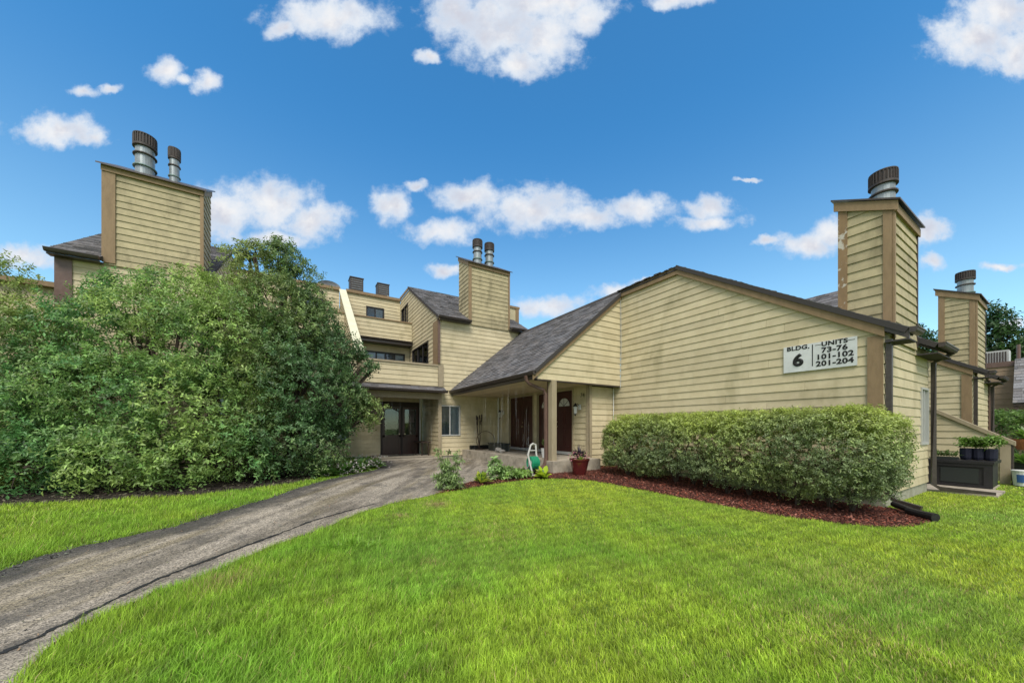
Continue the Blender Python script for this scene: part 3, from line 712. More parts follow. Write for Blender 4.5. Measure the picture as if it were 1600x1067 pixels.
# ------------------------------------------------------------------ three-storey block
blk = thing('apartment_block', (2.2, 18, 0), 'three-storey beige sided block with stepped balconies between two chimney towers', 'building')
T_ = Plane('Y', 15.5, -1); XS = 5.49
slS = .59
def tower(xa, xb, ca, cb, seed, mirror=False, win=()):
    wall(blk, T_, [[(xa,.3),(xb,.3),(xb,6.55),(xa,6.55)]], list(win), seed=seed, joint=4.8)
    T_.trim('foundation', xa, xb, -.2, .30, -.10, -.01, M['found'], blk)
    an = math.atan(slS); ev = (0, math.cos(an), math.sin(an)); e0 = 15.22; z0 = 6.50; L_ = (20.4-e0)/math.cos(an)
    x0, x1 = xa-.1, xb+.1; cv = (16.65-e0)/math.cos(an); o = (x0, e0, z0+.10)
    roof(blk, o, (1,0,0), ev, [(0,0),(ca-x0,0),(ca-x0,L_),(0,L_)], seed=seed+1)
    roof(blk, o, (1,0,0), ev, [(cb-x0,0),(x1-x0,0),(x1-x0,L_),(cb-x0,L_)], seed=seed+2)
    roof(blk, o, (1,0,0), ev, [(ca-x0,cv),(cb-x0,cv),(cb-x0,L_),(ca-x0,L_)], seed=seed+3)
    for a, b in ((x0, ca), (cb, x1)):
        if b-a > .15: gutter(blk, (a, e0, z0+.11), (b, e0, z0+.11), (0,-1,0), .13); MB().box(a+.01, b-.01, e0+.01, 15.46, z0-.03, z0).build('soffit', M['gutter'], blk)
    MB().box(xa+.16, xb-.16, 20.35, 26, 0, 9.5).build('rear_core', M['siding'], blk)
    # chimney
    F = Plane('Y', 15.46, -1)
    v = [(ca,15.46,6.5),(cb,15.46,6.5),(cb,16.65,6.5),(ca,16.65,6.5),(ca,15.46,9.45),(cb,15.46,9.45),(cb,16.65,10.12),(ca,16.65,10.12)]
    C = link('chimney', v, [(0,3,2,1),(4,5,6,7),(0,1,5,4),(1,2,6,5),(2,3,7,6),(3,0,4,7)], M['siding'], blk)
    def bd(pl, reg, z):
        q = clip(clip(reg, 1, z, 1), 1, z+.1985, -1)
        if len(q) > 2 and area(q) > 1e-3:
            n = len(q); fr = [pl.p(u, h, .026-.021*(h-z)/.2) for u, h in q]; bk = [pl.p(u, h, .001) for u, h in q]
            link('chimney_board', fr+bk, [tuple(range(n))]+[(i, i+n, (i+1) % n+n, (i+1) % n) for i in range(n)], M['siding_old'], C)
    z = 6.5
    while z < 10.1:
        bd(F, [(ca+.12,6.5),(cb-.06,6.5),(cb-.06,9.36),(ca+.12,9.36)], z)
        for pl in (Plane('X', ca, -1), Plane('X', cb, 1)): bd(pl, [(15.5,6.5),(16.65,6.9),(16.65,10.06),(15.5,9.38)], z)
        z += .2
    wd = .26 if mirror else .12
    F.trim('corner_board', ca-.03, ca+wd, 6.55, 9.42, .028, .05, M['tan'], C)
    F.trim('corner_board', cb-.06, cb+.03, 6.55, 9.42, .028, .05, M['tan'], C)
    F.trim('cap_fascia', ca-.03, cb+.03, 9.28, 9.48, .052, .075, M['tan'], C)
    for x, s_ in ((ca, -1), (cb, 1)):
        MB().prism([(15.42,9.30),(16.68,9.98),(16.68,10.18),(15.42,9.47)], Plane('X', x, s_), .03, .05).build('cap_fascia', M['tan'], C)
    v = []
    for z_ in (0, .04): v += [(ca-.12,15.30,9.42+z_),(cb+.12,15.30,9.42+z_),(cb+.12,16.80,10.24+z_),(ca-.12,16.80,10.24+z_)]
    link('cap', v, [(0,3,2,1),(4,5,6,7),(0,1,5,4),(1,2,6,5),(2,3,7,6),(3,0,4,7)], M['gutter'], C)
    for q, r_, zt in (((.33,.27,11.0),(.64,.15,10.9)) if mirror else ((.32,.235,10.92),(.62,.235,10.92))): flue(C, ca+(cb-ca)*q, 16.0, 9.72, zt, r_)
tower(5.49, 10.3, 6.98, 9.2, 40, win=[(5.50,6.56,1.19,2.63)])
window(blk, T_, 5.50+.02, 6.54, 1.21, 2.61, 'alu', 2, ('curtain', 'blind'))
tower(-5.94, -2.6, -4.99, -2.71, 50, True)
T_.trim('corner_board', -5.96, -5.62, .3, 6.52, .03, .055, M['maroon'], blk)
T_.trim('corner_board', 5.47, 5.62, .2, 3.16, .03, .055, M['tanlight'], blk)
MB().box(9.45, 10.75, 17, 18, 6.5, 8.3).build('roof_stack', M['siding'], blk); MB().box(9.40, 10.80, 16.95, 18.05, 8.3, 8.42).build('stack_cap', M['tan'], blk)
Plane('Y', 17, -1).trim('corner_board', 10.55, 10.76, 6.5, 8.3, .002, .03, M['tan'], blk)
MB().box(-10.5, -5.96, 16.6, 24, 0, 5.85).build('side_wing', M['siding'], blk); MB().box(-10.6, -5.96, 16.4, 24.1, 5.85, 6.0).build('wing_cap', M['tan'], blk)
# courtyard side wall of the right tower
S = Plane('X', XS, -1)
ops = [(16.9,19.7,4.4,5.86),(20.64,22.11,7.2,8.82)]
wall(blk, S, [[(15.5,3.42),(22.4,3.42),(22.4,9.48),(20.4,9.48),(15.5,6.55)]], ops, seed=60, joint=9, thick=.12)
window(blk, S, 16.9, 19.7, 4.4, 5.86, 'darkframe', 3, ('none', 'curtain', 'none'), .07)
window(blk, S, 20.64, 22.11, 7.2, 8.82, 'darkframe', 2, ('none', 'none'), .07)
MB().prism([(15.2,6.42),(20.4,9.49),(22.4,9.49),(22.4,9.64),(20.4,9.64),(15.2,6.58)], S, .032, .07).build('rake_board', M['tan'], blk)
S.trim('corner_panel', 15.5, 16.15, 3.42, 6.50, .031, .05, M['tan'], blk)
MB().box(5.43, 5.52, 15.36, 15.455, 4.5, 6.5).build('downspout', M['maroon'], blk)
wall(blk, S, [[(15.5,.2),(17.9,.2),(17.9,3.1),(15.5,3.1)]], seed=61, joint=9)
# left tower courtyard side
wall(blk, Plane('X', -2.6, 1), [[(15.5,.2),(22.4,.2),(22.4,9.48),(20.4,9.48),(15.5,6.55)]], seed=62, joint=9, sub='siding_board')
# balconies and rear walls of the two bays
def bay(x0, x1, seed, w3, w2, cov3, cov2):
    P2 = Plane('Y', 15.5, -1)
    wall(blk, P2, [[(x0,3.46),(x1,3.46),(x1,4.36),(x0,4.36)]], seed=seed, joint=9, mb_name='balcony_wall')
    P2.trim('balcony_cap', x0, x1, 4.362, 4.44, -.16, .06, M['tanlight'], blk)
    P3 = Plane('Y', 19.8, -1)
    wall(blk, P3, [[(x0,6.32),(x1,6.32),(x1,7.36),(x0,7.36)]], seed=seed+1, joint=9, mb_name='balcony_wall')
    P3.trim('balcony_cap', x0, x1, 7.362, 7.42, -.15, .06, M['tan'], blk)
    MB().box(x0, x1, 19.68, 22.4, 6.12, 6.30).build('balcony_floor', M['gutter'], blk)
    gutter(blk, (x0, 19.74, 6.33), (x1, 19.74, 6.33), (0,-1,0), .16)
    MB().box(x0, x1, 15.4, 20.3, 3.14, 3.42).build('balcony_floor', M['roofbase'], blk)
    B2 = Plane('Y', 20.3, -1); wall(blk, B2, [[(x0,3.42),(x1,3.42),(x1,6.1),(x0,6.1)]], [(*w2, 4.55, 5.74)], seed=seed+2, joint=9)
    window(blk, B2, *w2, 4.55, 5.74, 'darkframe', 4, cov2, .08)
    B3 = Plane('Y', 22.4, -1); wall(blk, B3, [[(x0,6.32),(x1,6.32),(x1,9.40),(x0,9.40)]], [(*w3, 7.5, 8.8)], seed=seed+3, joint=9)
    window(blk, B3, *w3, 7.5, 8.8, 'darkframe', 2, cov3, .07)
    B3.trim('roof_edge', x0, x1, 9.40, 9.56, .03, .12, M['tan'], blk)
    MB().box(x0, x1, 22.42, 27.5, 9.38, 9.50).build('flat_roof', M['roofbase'], blk)
bay(2.38, 5.455, 70, (3.47,4.49), (3.1,5.2), ('curtain','blind'), ('blind','blind','curtain','blind'))
bay(-2.56, 2.04, 80, (.1,1.22), (-.4,1.6), ('blind','blind'), ('blind','curtain','blind','blind'))
# skirt roof under the first balcony
an = math.atan2(.20, .34)
roof(blk, (-2.55,15.06,3.20), (1,0,0), (0,math.cos(an),math.sin(an)), [(0,0),(8.27,0),(8.27,.40),(0,.40)], seed=90, thick=.05)
gutter(blk, (-2.55,15.05,3.22), (5.74,15.05,3.22), (0,-1,0), .12)
MB().box(-2.56, 5.44, 15.36, 15.50, 2.86, 3.135).build('beam', M['tanlight'], blk)
T_.trim('balcony_post', 5.458, 5.70, 3.44, 4.46, .03, .075, M['tanlight'], blk)
# dividing fin with pale sloping cap
FN = Plane('X', 2.08, -1)
wall(blk, FN, [[(15.62,4.44),(22.4,4.44),(22.4,9.38),(22.1,9.28),(15.62,4.62)]], seed=95, joint=9, thick=.26)
FR = Plane('X', 2.03, -1)
MB().prism([(15.52,4.55),(22.3,9.40),(22.3,9.48),(15.52,4.63)], FR, -.35, .01).build('fin_cap', M['cream'], blk)
MB().box(2.08, 2.34, 15.57, 15.62, 4.44, 4.60).build('fin_end', M['tanlight'], blk)
# entrance recess
EN = Plane('Y', 17.9, -1)
wall(blk, EN, [[(-2.5,.22),(5.36,.22),(5.36,3.1),(-2.5,3.1)]], [(3.42,5.36,.24,2.86),(.55,2.02,1.0,2.5)], seed=97, joint=9)
window(blk, EN, .55, 2.02, 1.0, 2.5, 'darkframe', 2, ('blind','blind'), .06)
mb = MB()
for q in ((3.42,5.36,2.62,2.86),(3.42,3.52,.24,2.62),(5.26,5.36,.24,2.62),(4.40,4.48,.24,2.62)): EN.box(mb, *q, -.10, .03)
mb.build('entrance_frame', M['doorframe'], blk)
for a, b, kx in ((3.53,4.395,4.30),(4.485,5.255,4.58)):
    d = MB()
    for q in ((a,b,.26,.36),(a,b,1.12,1.22),(a,b,2.50,2.615),(a,a+.10,.36,2.50),(b-.10,b,.36,2.50)): EN.box(d, *q, -.08, -.02)
    d = d.build('entrance_door', M['door'], blk)
    EN.trim('kick_panel', a+.10, b-.10, .36, 1.12, -.065, -.04, M['door'], d)
    EN.trim('pane', a+.10, b-.10, 1.22, 2.50, -.055, -.05, M['glass'], d)
    EN.trim('curtain', a+.13, b-.16, 1.85, 2.48, -.10, -.09, M['entry_curtain'], d)
    MB().tube([EN.p(kx,1.27,-.02), EN.p(kx,1.27,.05)], .03, 8).build('door_knob', M['brass'], d)
EN.trim('interior', 3.42, 5.36, .24, 2.86, -.13, -.12, M['darkroom'], blk)
MB().box(5.30, 5.34, 17.78, 17.82, .24, 3.1).build('conduit', M['white'], blk)
MB().box(5.74, 5.78, 15.44, 15.46, .3, 3.1).build('cable', M['galv'], blk) if False else None

# ------------------------------------------------------------------ roof equipment
def ac(x0, x1, y0, y1, z0, z1, label, m='rustcap', g_='gutter', light=False):
    t = thing('air_conditioner', ((x0+x1)/2, (y0+y1)/2, z0), label, 'air conditioner', 'rooftop air conditioners')
    b = MB().box(x0, x1, y0, y1, z0, z1).build('housing', M[m], t)
    MB().box(x0-.03, x1+.03, y0-.03, y1+.03, z1, z1+.05).build('lid', M[g_], t)
    mb = MB(); n = 9
    for k in range(n):
        z = z0+.10+(z1-z0-.2)*k/(n-1)
        if light: mb.box(x0-.012, x0-.001, y0+.06, y1-.06, z-.012, z+.012)
        mb.box(x0+.06, x1-.06, y0-.012, y0-.001, z-.012, z+.012)
    mb.build('grille', M['galv'], t)
ac(2.75, 3.5, 23.6, 24.4, 9.5, 10.8, 'dark rooftop air conditioner beside the satellite dish, left of the pair')
ac(4.35, 5.05, 23.6, 24.3, 9.5, 10.75, 'brown rooftop air conditioner nearer the right tower, with white pipe stub')
MB().tube([(4.95,23.5,9.5),(4.95,23.5,10.0)], .06, 8).build('pipe', M['white'], bpy.data.objects['air_conditioner.001'])
ds = thing('satellite_dish', (1.6, 24, 9.5), 'grey satellite dish low on the flat roof edge, left of the air conditioners', 'satellite dish')
v = [(1.6, 23.9, 10.0)]; f = []
for i in range(1, 5):
    for k in range(20): q = 2*math.pi*k/20; r_ = .16*i; v.append((1.6+r_*math.cos(q), 23.9-.18*(i/4)**2+.10*math.sin(q)*i/4, 10.0+r_*.62*math.sin(q)))
for k in range(20): f.append((0, 1+k, 1+(k+1) % 20))
for i in range(3):
    for k in range(20): f.append((1+i*20+k, 1+(i+1)*20+k, 1+(i+1)*20+(k+1) % 20, 1+i*20+(k+1) % 20))
link('dish', v, f, M['tarp'], ds, smooth=True)
MB().tube([(1.6,24.05,9.5),(1.6,24.0,10.0)], .03, 6).build('mast', M['galv'], ds)
MB().tube([(1.6,23.85,9.7),(1.6,23.3,10.0)], .015, 6).build('feed_arm', M['galv'], ds)

# ------------------------------------------------------------------ far house on the right
fh = thing('townhouse', (31, 0, 0), 'distant tan-brown townhouse with flat roof and grey mansard at the right edge', 'building')
FH = Plane('X', 30, -1)
wall(fh, FH, [[(-8,.2),(6.5,.2),(6.5,4.6),(-8,4.6)]], [(-6,-4,1.,2.2)], m='brownsiding', expo=.28, joint=30, seed=101)
MB().box(30.12, 38, -8, 6.5, 0, 4.6).build('core', M['brownsiding'], fh)
FH.trim('roof_edge', -8, 6.6, 4.6, 4.85, -8, .06, M['maroon'], fh)
FH.trim('dark_band', 2.4, 6.5, 1.85, 2.05, .04, .10, M['maroon'], fh)
window(fh, FH, -6, -4, 1., 2.2)
an = math.atan2(1.9, .8)
roof(fh, (28.9,-8,2.75), (0,1,0), (math.cos(an),0,math.sin(an)), [(0,0),(10.0,0),(10.0,2.35),(0,2.35)], seed=102, light=1.7)
MB().box(29.0, 29.12, -8, 2.0, 2.6, 2.75).build('eave_board', M['maroon'], fh)
MB().box(29.05, 29.15, 1.85, 1.98, .1, 2.6).build('post', M['maroon'], fh)
t = thing('air_conditioner', (31.5, 3.0, 4.85), 'light grey slatted air conditioner on the distant flat roof at the right', 'air conditioner', 'rooftop air conditioners')
MB().box(30.9, 31.7, 2.25, 3.05, 4.85, 5.55).build('housing', M['alu'], t)
mb = MB()
for k in range(8): mb.box(30.885, 30.899, 2.32+k*.085, 2.37+k*.085, 4.93, 5.47)
mb.build('grille', M['gutter'], t)
t = thing('vent_pipe', (31, 1.9, 4.2), 'thin dark vent pipe beside the distant air conditioner', 'pipe'); MB().tube([(30.6,1.95,4.2),(30.6,1.95,5.7)], .07, 8).build('pipe', M['maroon'], t)

# ------------------------------------------------------------------ foliage
def rot_frames(d, rg):
    d = d/np.linalg.norm(d, axis=1, keepdims=True)
    r_ = rg.normal(size=d.shape); a = np.cross(d, r_); a /= np.linalg.norm(a, axis=1, keepdims=True)+1e-9
    return d, a, np.cross(d, a)
def leaves(pos, dirs, L, W, col, rg, fold=.25, up=.45, out=None):
    """diamond leaves folded on the midrib: pos (N,3), dirs (N,3), L, W (N,), col (N,3) -> verts, faces, tint"""
    N = len(pos); d = dirs/np.linalg.norm(dirs, axis=1, keepdims=True)
    nr = rg.normal(size=(N, 3))*.45+np.array([0, 0, up])+(0 if out is None else out*.75); s_ = np.cross(d, nr); s_ /= np.linalg.norm(s_, axis=1, keepdims=True)+1e-9
    n = np.cross(s_, d)
    L = L[:, None]; W = W[:, None]
    b = pos; t = pos+d*L-n*L*.12; l = pos+d*L*.45+s_*W*.5+n*W*fold; r_ = pos+d*L*.45-s_*W*.5+n*W*fold
    v = np.stack([b, r_, t, l], 1).reshape(-1, 3)
    i = np.arange(N)*4; f = np.stack([i, i+1, i+2, i, i+2, i+3], 1).reshape(-1, 3)
    c = np.repeat(np.concatenate([col, np.ones((N, 1))], 1), 4, 0)
    return v, f, c
def fastmesh(name, v, f, c, m, parent=None, kind=None):
    v = np.asarray(v, np.float32); f = np.asarray(f, np.int32); me = bpy.data.meshes.new(name)
    o_ = v.mean(0); o_[2] = v[:, 2].min(); vv = v-o_
    k = f.shape[1]
    me.vertices.add(len(v)); me.vertices.foreach_set('co', vv.ravel())
    me.loops.add(f.size); me.loops.foreach_set('vertex_index', f.ravel())
    me.polygons.add(len(f)); me.polygons.foreach_set('loop_start', np.arange(len(f), dtype=np.int32)*k)
    at = me.color_attributes.new('tint', 'FLOAT_COLOR', 'POINT'); at.data.foreach_set('color', np.asarray(c, np.float32).ravel())
    me.materials.append(m); me.update(calc_edges=True)
    o = bpy.data.objects.new(name, me); COL.objects.link(o); o.location = [float(q) for q in o_]
    if parent is not None: o.parent = parent; o.location = Vector([float(q) for q in o_])-wloc(parent)
    if kind: o['kind'] = kind
    return o
def vnoise(p, s, ph=0):
    """cheap smooth noise from sines"""
    p = p*s; r_ = np.zeros(len(p))
    for k in range(5):
        a = np.array([math.sin(k*2.1+ph), math.cos(k*1.7+ph*2), math.sin(k*3.3+1+ph)])*(1+.45*k)
        r_ += np.sin(p@a+k*1.9+ph)/(1+.35*k)
    return r_/3
def sprays(P, D, n, slen, LL, LW, base, rg, droop=.25, colvar=.42, hue=None):
    """n leaves along each twig starting at P in direction D"""
    N = len(P); D = D/np.linalg.norm(D, axis=1, keepdims=True)
    d, a, b = rot_frames(D, rg)
    t = (np.arange(n)+.5)/n; T_2 = np.broadcast_to(t, (N, n))
    ln = slen*rg.uniform(.6, 1.25, (N, 1))
    pos = P[:, None]+d[:, None]*(T_2*ln)[..., None]; pos[..., 2] -= droop*(T_2**2)*ln
    ph = rg.uniform(0, 6.28, (N, 1))+np.arange(n)*2.4
    rad = a[:, None]*np.cos(ph)[..., None]+b[:, None]*np.sin(ph)[..., None]
    dr = d[:, None]*.38+rad*1.+rg.normal(size=(N, n, 3))*.2; dr[..., 2] -= .10
    out = np.repeat(d[:, None], n, 1).reshape(-1, 3)
    cb = np.repeat((1+rg.normal(size=(N, 1))*colvar*.6), n, 1)*(1+rg.normal(size=(N, n))*colvar*.5)
    cb = np.clip(cb, .3, 1.9)
    col = base[:, None]*cb[..., None] if base.ndim == 2 else base*cb[..., None]
    L = LL*rg.uniform(.6, 1.2, N*n); W = LW*rg.uniform(.7, 1.2, N*n)
    return leaves(pos.reshape(-1, 3), dr.reshape(-1, 3), L, W, np.clip(col.reshape(-1, 3), 0, 1), rg, out=out)
def crown(lobes, dens, rg, c1, c2, slen=.28, LL=.085, LW=.035, n=9, ymax=None, zmin=.15, gap=-.25, face=True, inner=.35, extra=None):
    V = []; F = []; C = []; off = 0
    c1 = np.array(c1); c2 = np.array(c2); Lb = np.array(lobes)
    for li, (x, y, z, r_) in enumerate(lobes):
        N = int(dens*4*math.pi*r_*r_)+40
        D = rg.normal(size=(N, 3)); D /= np.linalg.norm(D, axis=1, keepdims=True)
        rr = np.where(rg.random(N) < inner, rg.uniform(.35, .85, N), rg.uniform(.82, 1.05, N))
        sc = np.array([1, 1, .92]); P = np.array([x, y, z])+D*sc*(r_*rr)[:, None]
        bump = (vnoise(P, 2.4)*.24+vnoise(P, 5.5, 3.)*.12)*min(r_, 1.2); P += D*bump[:, None]
        # drop points deep inside another lobe or in the gaps
        keep = P[:, 2] > zmin+gh(P[:, 1])
        for lj, (a, b, c, q) in enumerate(lobes):
            if lj != li: keep &= np.linalg.norm((P-np.array([a, b, c]))/sc, axis=1) > q*.62
        keep &= (vnoise(P, 4.6, 1.3)+.5*vnoise(P, 9, .3) > gap) | (rg.random(N) < .16)
        if ymax: keep &= P[:, 1] < ymax
        if face:   # thin the side nobody sees, the far half
            keep &= ~((D@np.array([.35, .93, 0]) > .55) & (rg.random(N) < .75))
        P = P[keep]; D = D[keep]
        if not len(P): continue
        hv = np.clip(.5+vnoise(P, 1.2, 2.2)*.9+rg.normal(size=len(P))*.15, 0, 1)[:, None]
        base = c1*(1-hv)+c2*hv
        dd = D*.9+rg.normal(size=D.shape)*.5+np.array([0, 0, .25])
        v, f, c = sprays(P, dd, n, slen, LL, LW, base, rg)
        V.append(v); F.append(f+off); C.append(c); off += len(v)
    return np.concatenate(V), np.concatenate(F), np.concatenate(C)
def limbs(parent, base, lobes, rad, rg, name='trunk', nst=5, mat_='bark'):
    mb = MB()
    for i in range(nst):
        bx = base[0]+rg.uniform(-.25, .25); by = base[1]+rg.uniform(-.2, .2)
        tg = lobes[int(rg.integers(len(lobes)))]
        p0 = Vector((bx, by, gh(by)-.05)); p3 = Vector(tg[:3])
        pts_ = [p0+(p3-p0)*t+Vector((rg.uniform(-.15,.15), rg.uniform(-.15,.15), .25*math.sin(t*3.1)))*(1 if 0 < t < 1 else 0) for t in (0, .25, .5, .75, 1)]
        mb.tube(pts_, [rad, rad*.8, rad*.6, rad*.4, rad*.15], 7)
    tr = mb.build(name, M[mat_], parent)
    for i in range(len(lobes)):
        x, y, z, q = lobes[i]; a = Vector((base[0], base[1], gh(base[1])+.3)); e = Vector((x, y, z))
        s0 = a+(e-a)*.45
        b = MB()
        for k in range(5):
            dv = Vector(rg.normal(size=3)).normalized()*q*.85
            b.tube([s0, e+dv*.3, e+dv], [rad*.35, rad*.2, rad*.06], 5)
        b.build('branch', M[mat_], tr)
    return tr
rg = np.random.default_rng(5)
TK = dict(LL=.098, LW=.043, slen=.30, n=9, gap=.10, inner=.5, zmin=.2)
Lleft = [(-6.9,14.6,5.1,1.0),(-7.95,14.6,4.5,1.4),(-5.75,14.2,3.95,.9),(-6.4,13.7,3.35,1.4),(-7.6,13.9,2.4,1.6),(-5.9,13.0,1.9,1.4),(-6.4,12.9,.9,1.2),(-5.3,13.5,2.6,1.1),(-5.4,12.0,.9,.9),(-6.3,11.9,.8,.8)]
Lmid = [(-4.05,14.1,4.95,.9),(-2.9,13.9,5.25,1.0),(-2.05,13.7,5.25,.95),(-4.4,13.6,3.8,1.3),(-3.11,13.2,3.85,1.6),(-1.66,12.94,3.95,1.6),(-4.5,12.8,2.1,1.3),(-3.42,12.3,2.04,1.6),(-2.07,11.9,1.88,1.6),(-4.24,11.6,1.0,.95),(-2.86,11.2,1.0,1.0),(-1.64,11.3,.95,.9),(-3.5,10.9,.75,.65),(-2.2,10.7,.75,.65),(-4.8,11.2,.8,.7),(-1.1,10.9,.7,.55),(-3.62,14.0,5.1,.9)]
Lright = [(-1.2,13.76,6.6,.66),(-1.15,13.7,7.0,.35),(-.42,13.6,7.0,.55),(-.35,13.6,7.4,.28),(.0,13.4,6.2,.66),(.42,13.2,5.6,.62),(-.7,13.1,5.3,1.0),(.2,12.8,4.6,.85),(-.5,12.6,3.65,1.3),(.9,12.5,4.12,.62),(1.5,12.15,3.60,.42),(.1,12.0,2.6,1.35),(1.0,11.95,2.45,.8),(1.6,11.9,1.95,.40),(2.0,11.7,2.12,.20),(1.75,12.1,3.55,.34),(1.3,12.3,3.95,.42),(2.02,12.0,3.42,.18),(1.8,11.75,2.1,.26),(2.25,11.65,2.13,.14),(1.4,11.9,2.3,.42),(.75,12.9,5.2,.35),(.6,13.0,5.0,.5),(-.23,11.6,1.25,1.1),(.55,11.5,1.1,.75),(-1.1,11.8,1.25,.95)]
def treething(name, lobes, base, label, cat, c1, c2, dens, rad=.09, **kw):
    t = thing(name, (base[0], base[1], gh(base[1])), label, cat)
    v, f, c = crown(lobes, dens, rg, c1, c2, **kw)
    fastmesh('crown', v, f, c, M['leaf'], t)
    limbs(t, base, lobes, rad, rg); return t
treething('large_shrub', Lleft, (-6.4,13.2), 'tall olive-green bushy tree cut by the left edge of the picture', 'tree', (.16,.275,.09), (.36,.44,.115), 95, ymax=15.3, **TK)
treething('large_shrub', Lmid, (-3.1,12.6), 'broad dense green shrub in front of the left chimney tower', 'tree', (.12,.28,.09), (.32,.44,.115), 95, ymax=15.3, **TK)
treething('large_shrub', Lright, (-.3,12.3), 'dark green tree with a pointed open crown and boughs reaching toward the entrance', 'tree', (.095,.19,.07), (.27,.34,.10), 95, ymax=15.2, gap=-.02, LL=.10, LW=.046, inner=.45, zmin=.2)
# far trees
for base, lb, lab in (((52,9.6),[(52,9.8,10.2,1.5),(52.5,9.5,8.5,2.2),(51,10.4,6.6,2.6),(53,8.4,6.8,2.0)],'dark tree showing between the two right-hand chimneys'),
                      ((56,3.6),[(56,4.9,12.3,.6),(56,4.8,11.0,1.0),(56,4.4,9.3,1.5),(55.5,3.0,8.2,1.5),(56.5,5.0,8.,1.8)],'pointed evergreen tree rising behind the distant air conditioner at right')):
    t = thing('tree', (base[0], base[1], .2), lab, 'tree')
    v, f, c = crown(lb, 14, rg, (.02,.07,.02), (.06,.12,.03), slen=.9, LL=.34, LW=.16, n=7, zmin=1, gap=-.2, face=False)
    fastmesh('crown', v, f, c, M['leaf'], t); limbs(t, base, lb, .25, rg, nst=2)
# hedge in front of the gable wall
def hedge(name, x0, x1, y0, y1, z0, z1, label, n, c1, c2, LL=.05, LW=.022, rr_=.35, slen=.13, nl=8, seed=3, flare=.0, cat='hedge', stems=12):
    g2 = np.random.default_rng(seed)
    t = thing(name, ((x0+x1)/2, (y0+y1)/2, gh((y0+y1)/2)), label, cat)
    # points on a superellipsoid shell
    D = g2.normal(size=(n, 3)); D /= np.linalg.norm(D, axis=1, keepdims=True)
    hx, hy, hz = (x1-x0)/2, (y1-y0)/2, (z1-z0)/2; c0 = np.array([(x0+x1)/2, (y0+y1)/2, (z0+z1)/2])
    # spread evenly over the box surface, then round it
    U = g2.uniform(-1, 1, (n, 3)); A = np.array([hy*hz, hx*hz, hx*hy]); ax = g2.choice(3, n, p=A/A.sum())
    U[np.arange(n), ax] = np.sign(U[np.arange(n), ax])
    p = 5.; e = np.array([hx, hy, hz]); Q = U*e
    rad = rr_; inner = np.clip(Q, -(e-rad), e-rad); dv = Q-inner; ln = np.linalg.norm(dv, axis=1, keepdims=True)+1e-6
    nrm = dv/ln; Q = inner+nrm*rad
    depth = np.where(g2.random(n) < .35, g2.uniform(.1, .45, n), g2.uniform(-.04, .08, n))
    Q = Q-nrm*depth[:, None]; N0 = nrm[:, 2]
    P = Q+c0
    P += nrm*(vnoise(P, 2.6, .7)*.09+vnoise(P, 7., .2)*.06)[:, None]
    keep = ~((Q[:, 2] < -hz*.6) & (g2.random(n) < .55)) & ((vnoise(P, 7, .4)+.5*vnoise(P, 15, 2.) > .0) | (g2.random(n) < .25) | (N0 > .6))
    keep &= P[:, 2] > gh(P[:, 1])+.20+vnoise(P*np.array([.2,1,.2]), 1.9, .9)*.22
    P = P[keep]; N_ = nrm[keep]
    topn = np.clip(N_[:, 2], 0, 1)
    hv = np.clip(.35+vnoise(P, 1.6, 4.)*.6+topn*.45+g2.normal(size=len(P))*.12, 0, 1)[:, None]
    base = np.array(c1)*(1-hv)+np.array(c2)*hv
    dd = N_*.8+g2.normal(size=P.shape)*.45+np.array([0, 0, .45])
    ns = int(n*.03); sx2 = g2.uniform(x0+.3, x1-.3, ns); sy2 = g2.uniform(y0+.3, y1-.3, ns)
    P = np.concatenate([P, np.stack([sx2, sy2, np.full(ns, z1)+g2.uniform(0, .07, ns)], 1)]); dd = np.concatenate([dd, np.stack([g2.normal(size=ns)*.3, g2.normal(size=ns)*.3, np.ones(ns)], 1)]); base = np.concatenate([base, np.tile(np.array(c2), (ns, 1))])
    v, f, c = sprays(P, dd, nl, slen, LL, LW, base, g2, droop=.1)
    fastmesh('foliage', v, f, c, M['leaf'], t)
    mb = MB()
    for k in range(stems):
        y = y0+.4+(y1-y0-.8)*(k+.5)/stems+g2.uniform(-.15,.15); x = (x0+x1)/2+g2.uniform(-.15,.25)
        for q in range(5):
            e = (x+g2.uniform(-.5,.5)*hx*1.5, y+g2.uniform(-.4,.4), z0+.75*(z1-z0)*g2.uniform(.5,1.))
            mb.tube([(x, y, gh(y)-.03), ((x+e[0])/2+g2.uniform(-.05,.05), (y+e[1])/2, (e[2]+.1)/2), e], [.022,.016,.006], 5)
    mb.build('stems', M['bark'], t); return t
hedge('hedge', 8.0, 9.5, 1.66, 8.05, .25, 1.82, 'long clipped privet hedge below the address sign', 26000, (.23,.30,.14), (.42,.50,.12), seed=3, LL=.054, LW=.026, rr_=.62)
hedge('hedge', 25.5, 27.5, -7, 5.2, .1, 2.05, 'clipped dark hedge in front of the distant brown townhouse', 5000, (.07,.15,.04), (.14,.24,.05), LL=.14, LW=.06, slen=.3, seed=8, stems=4)
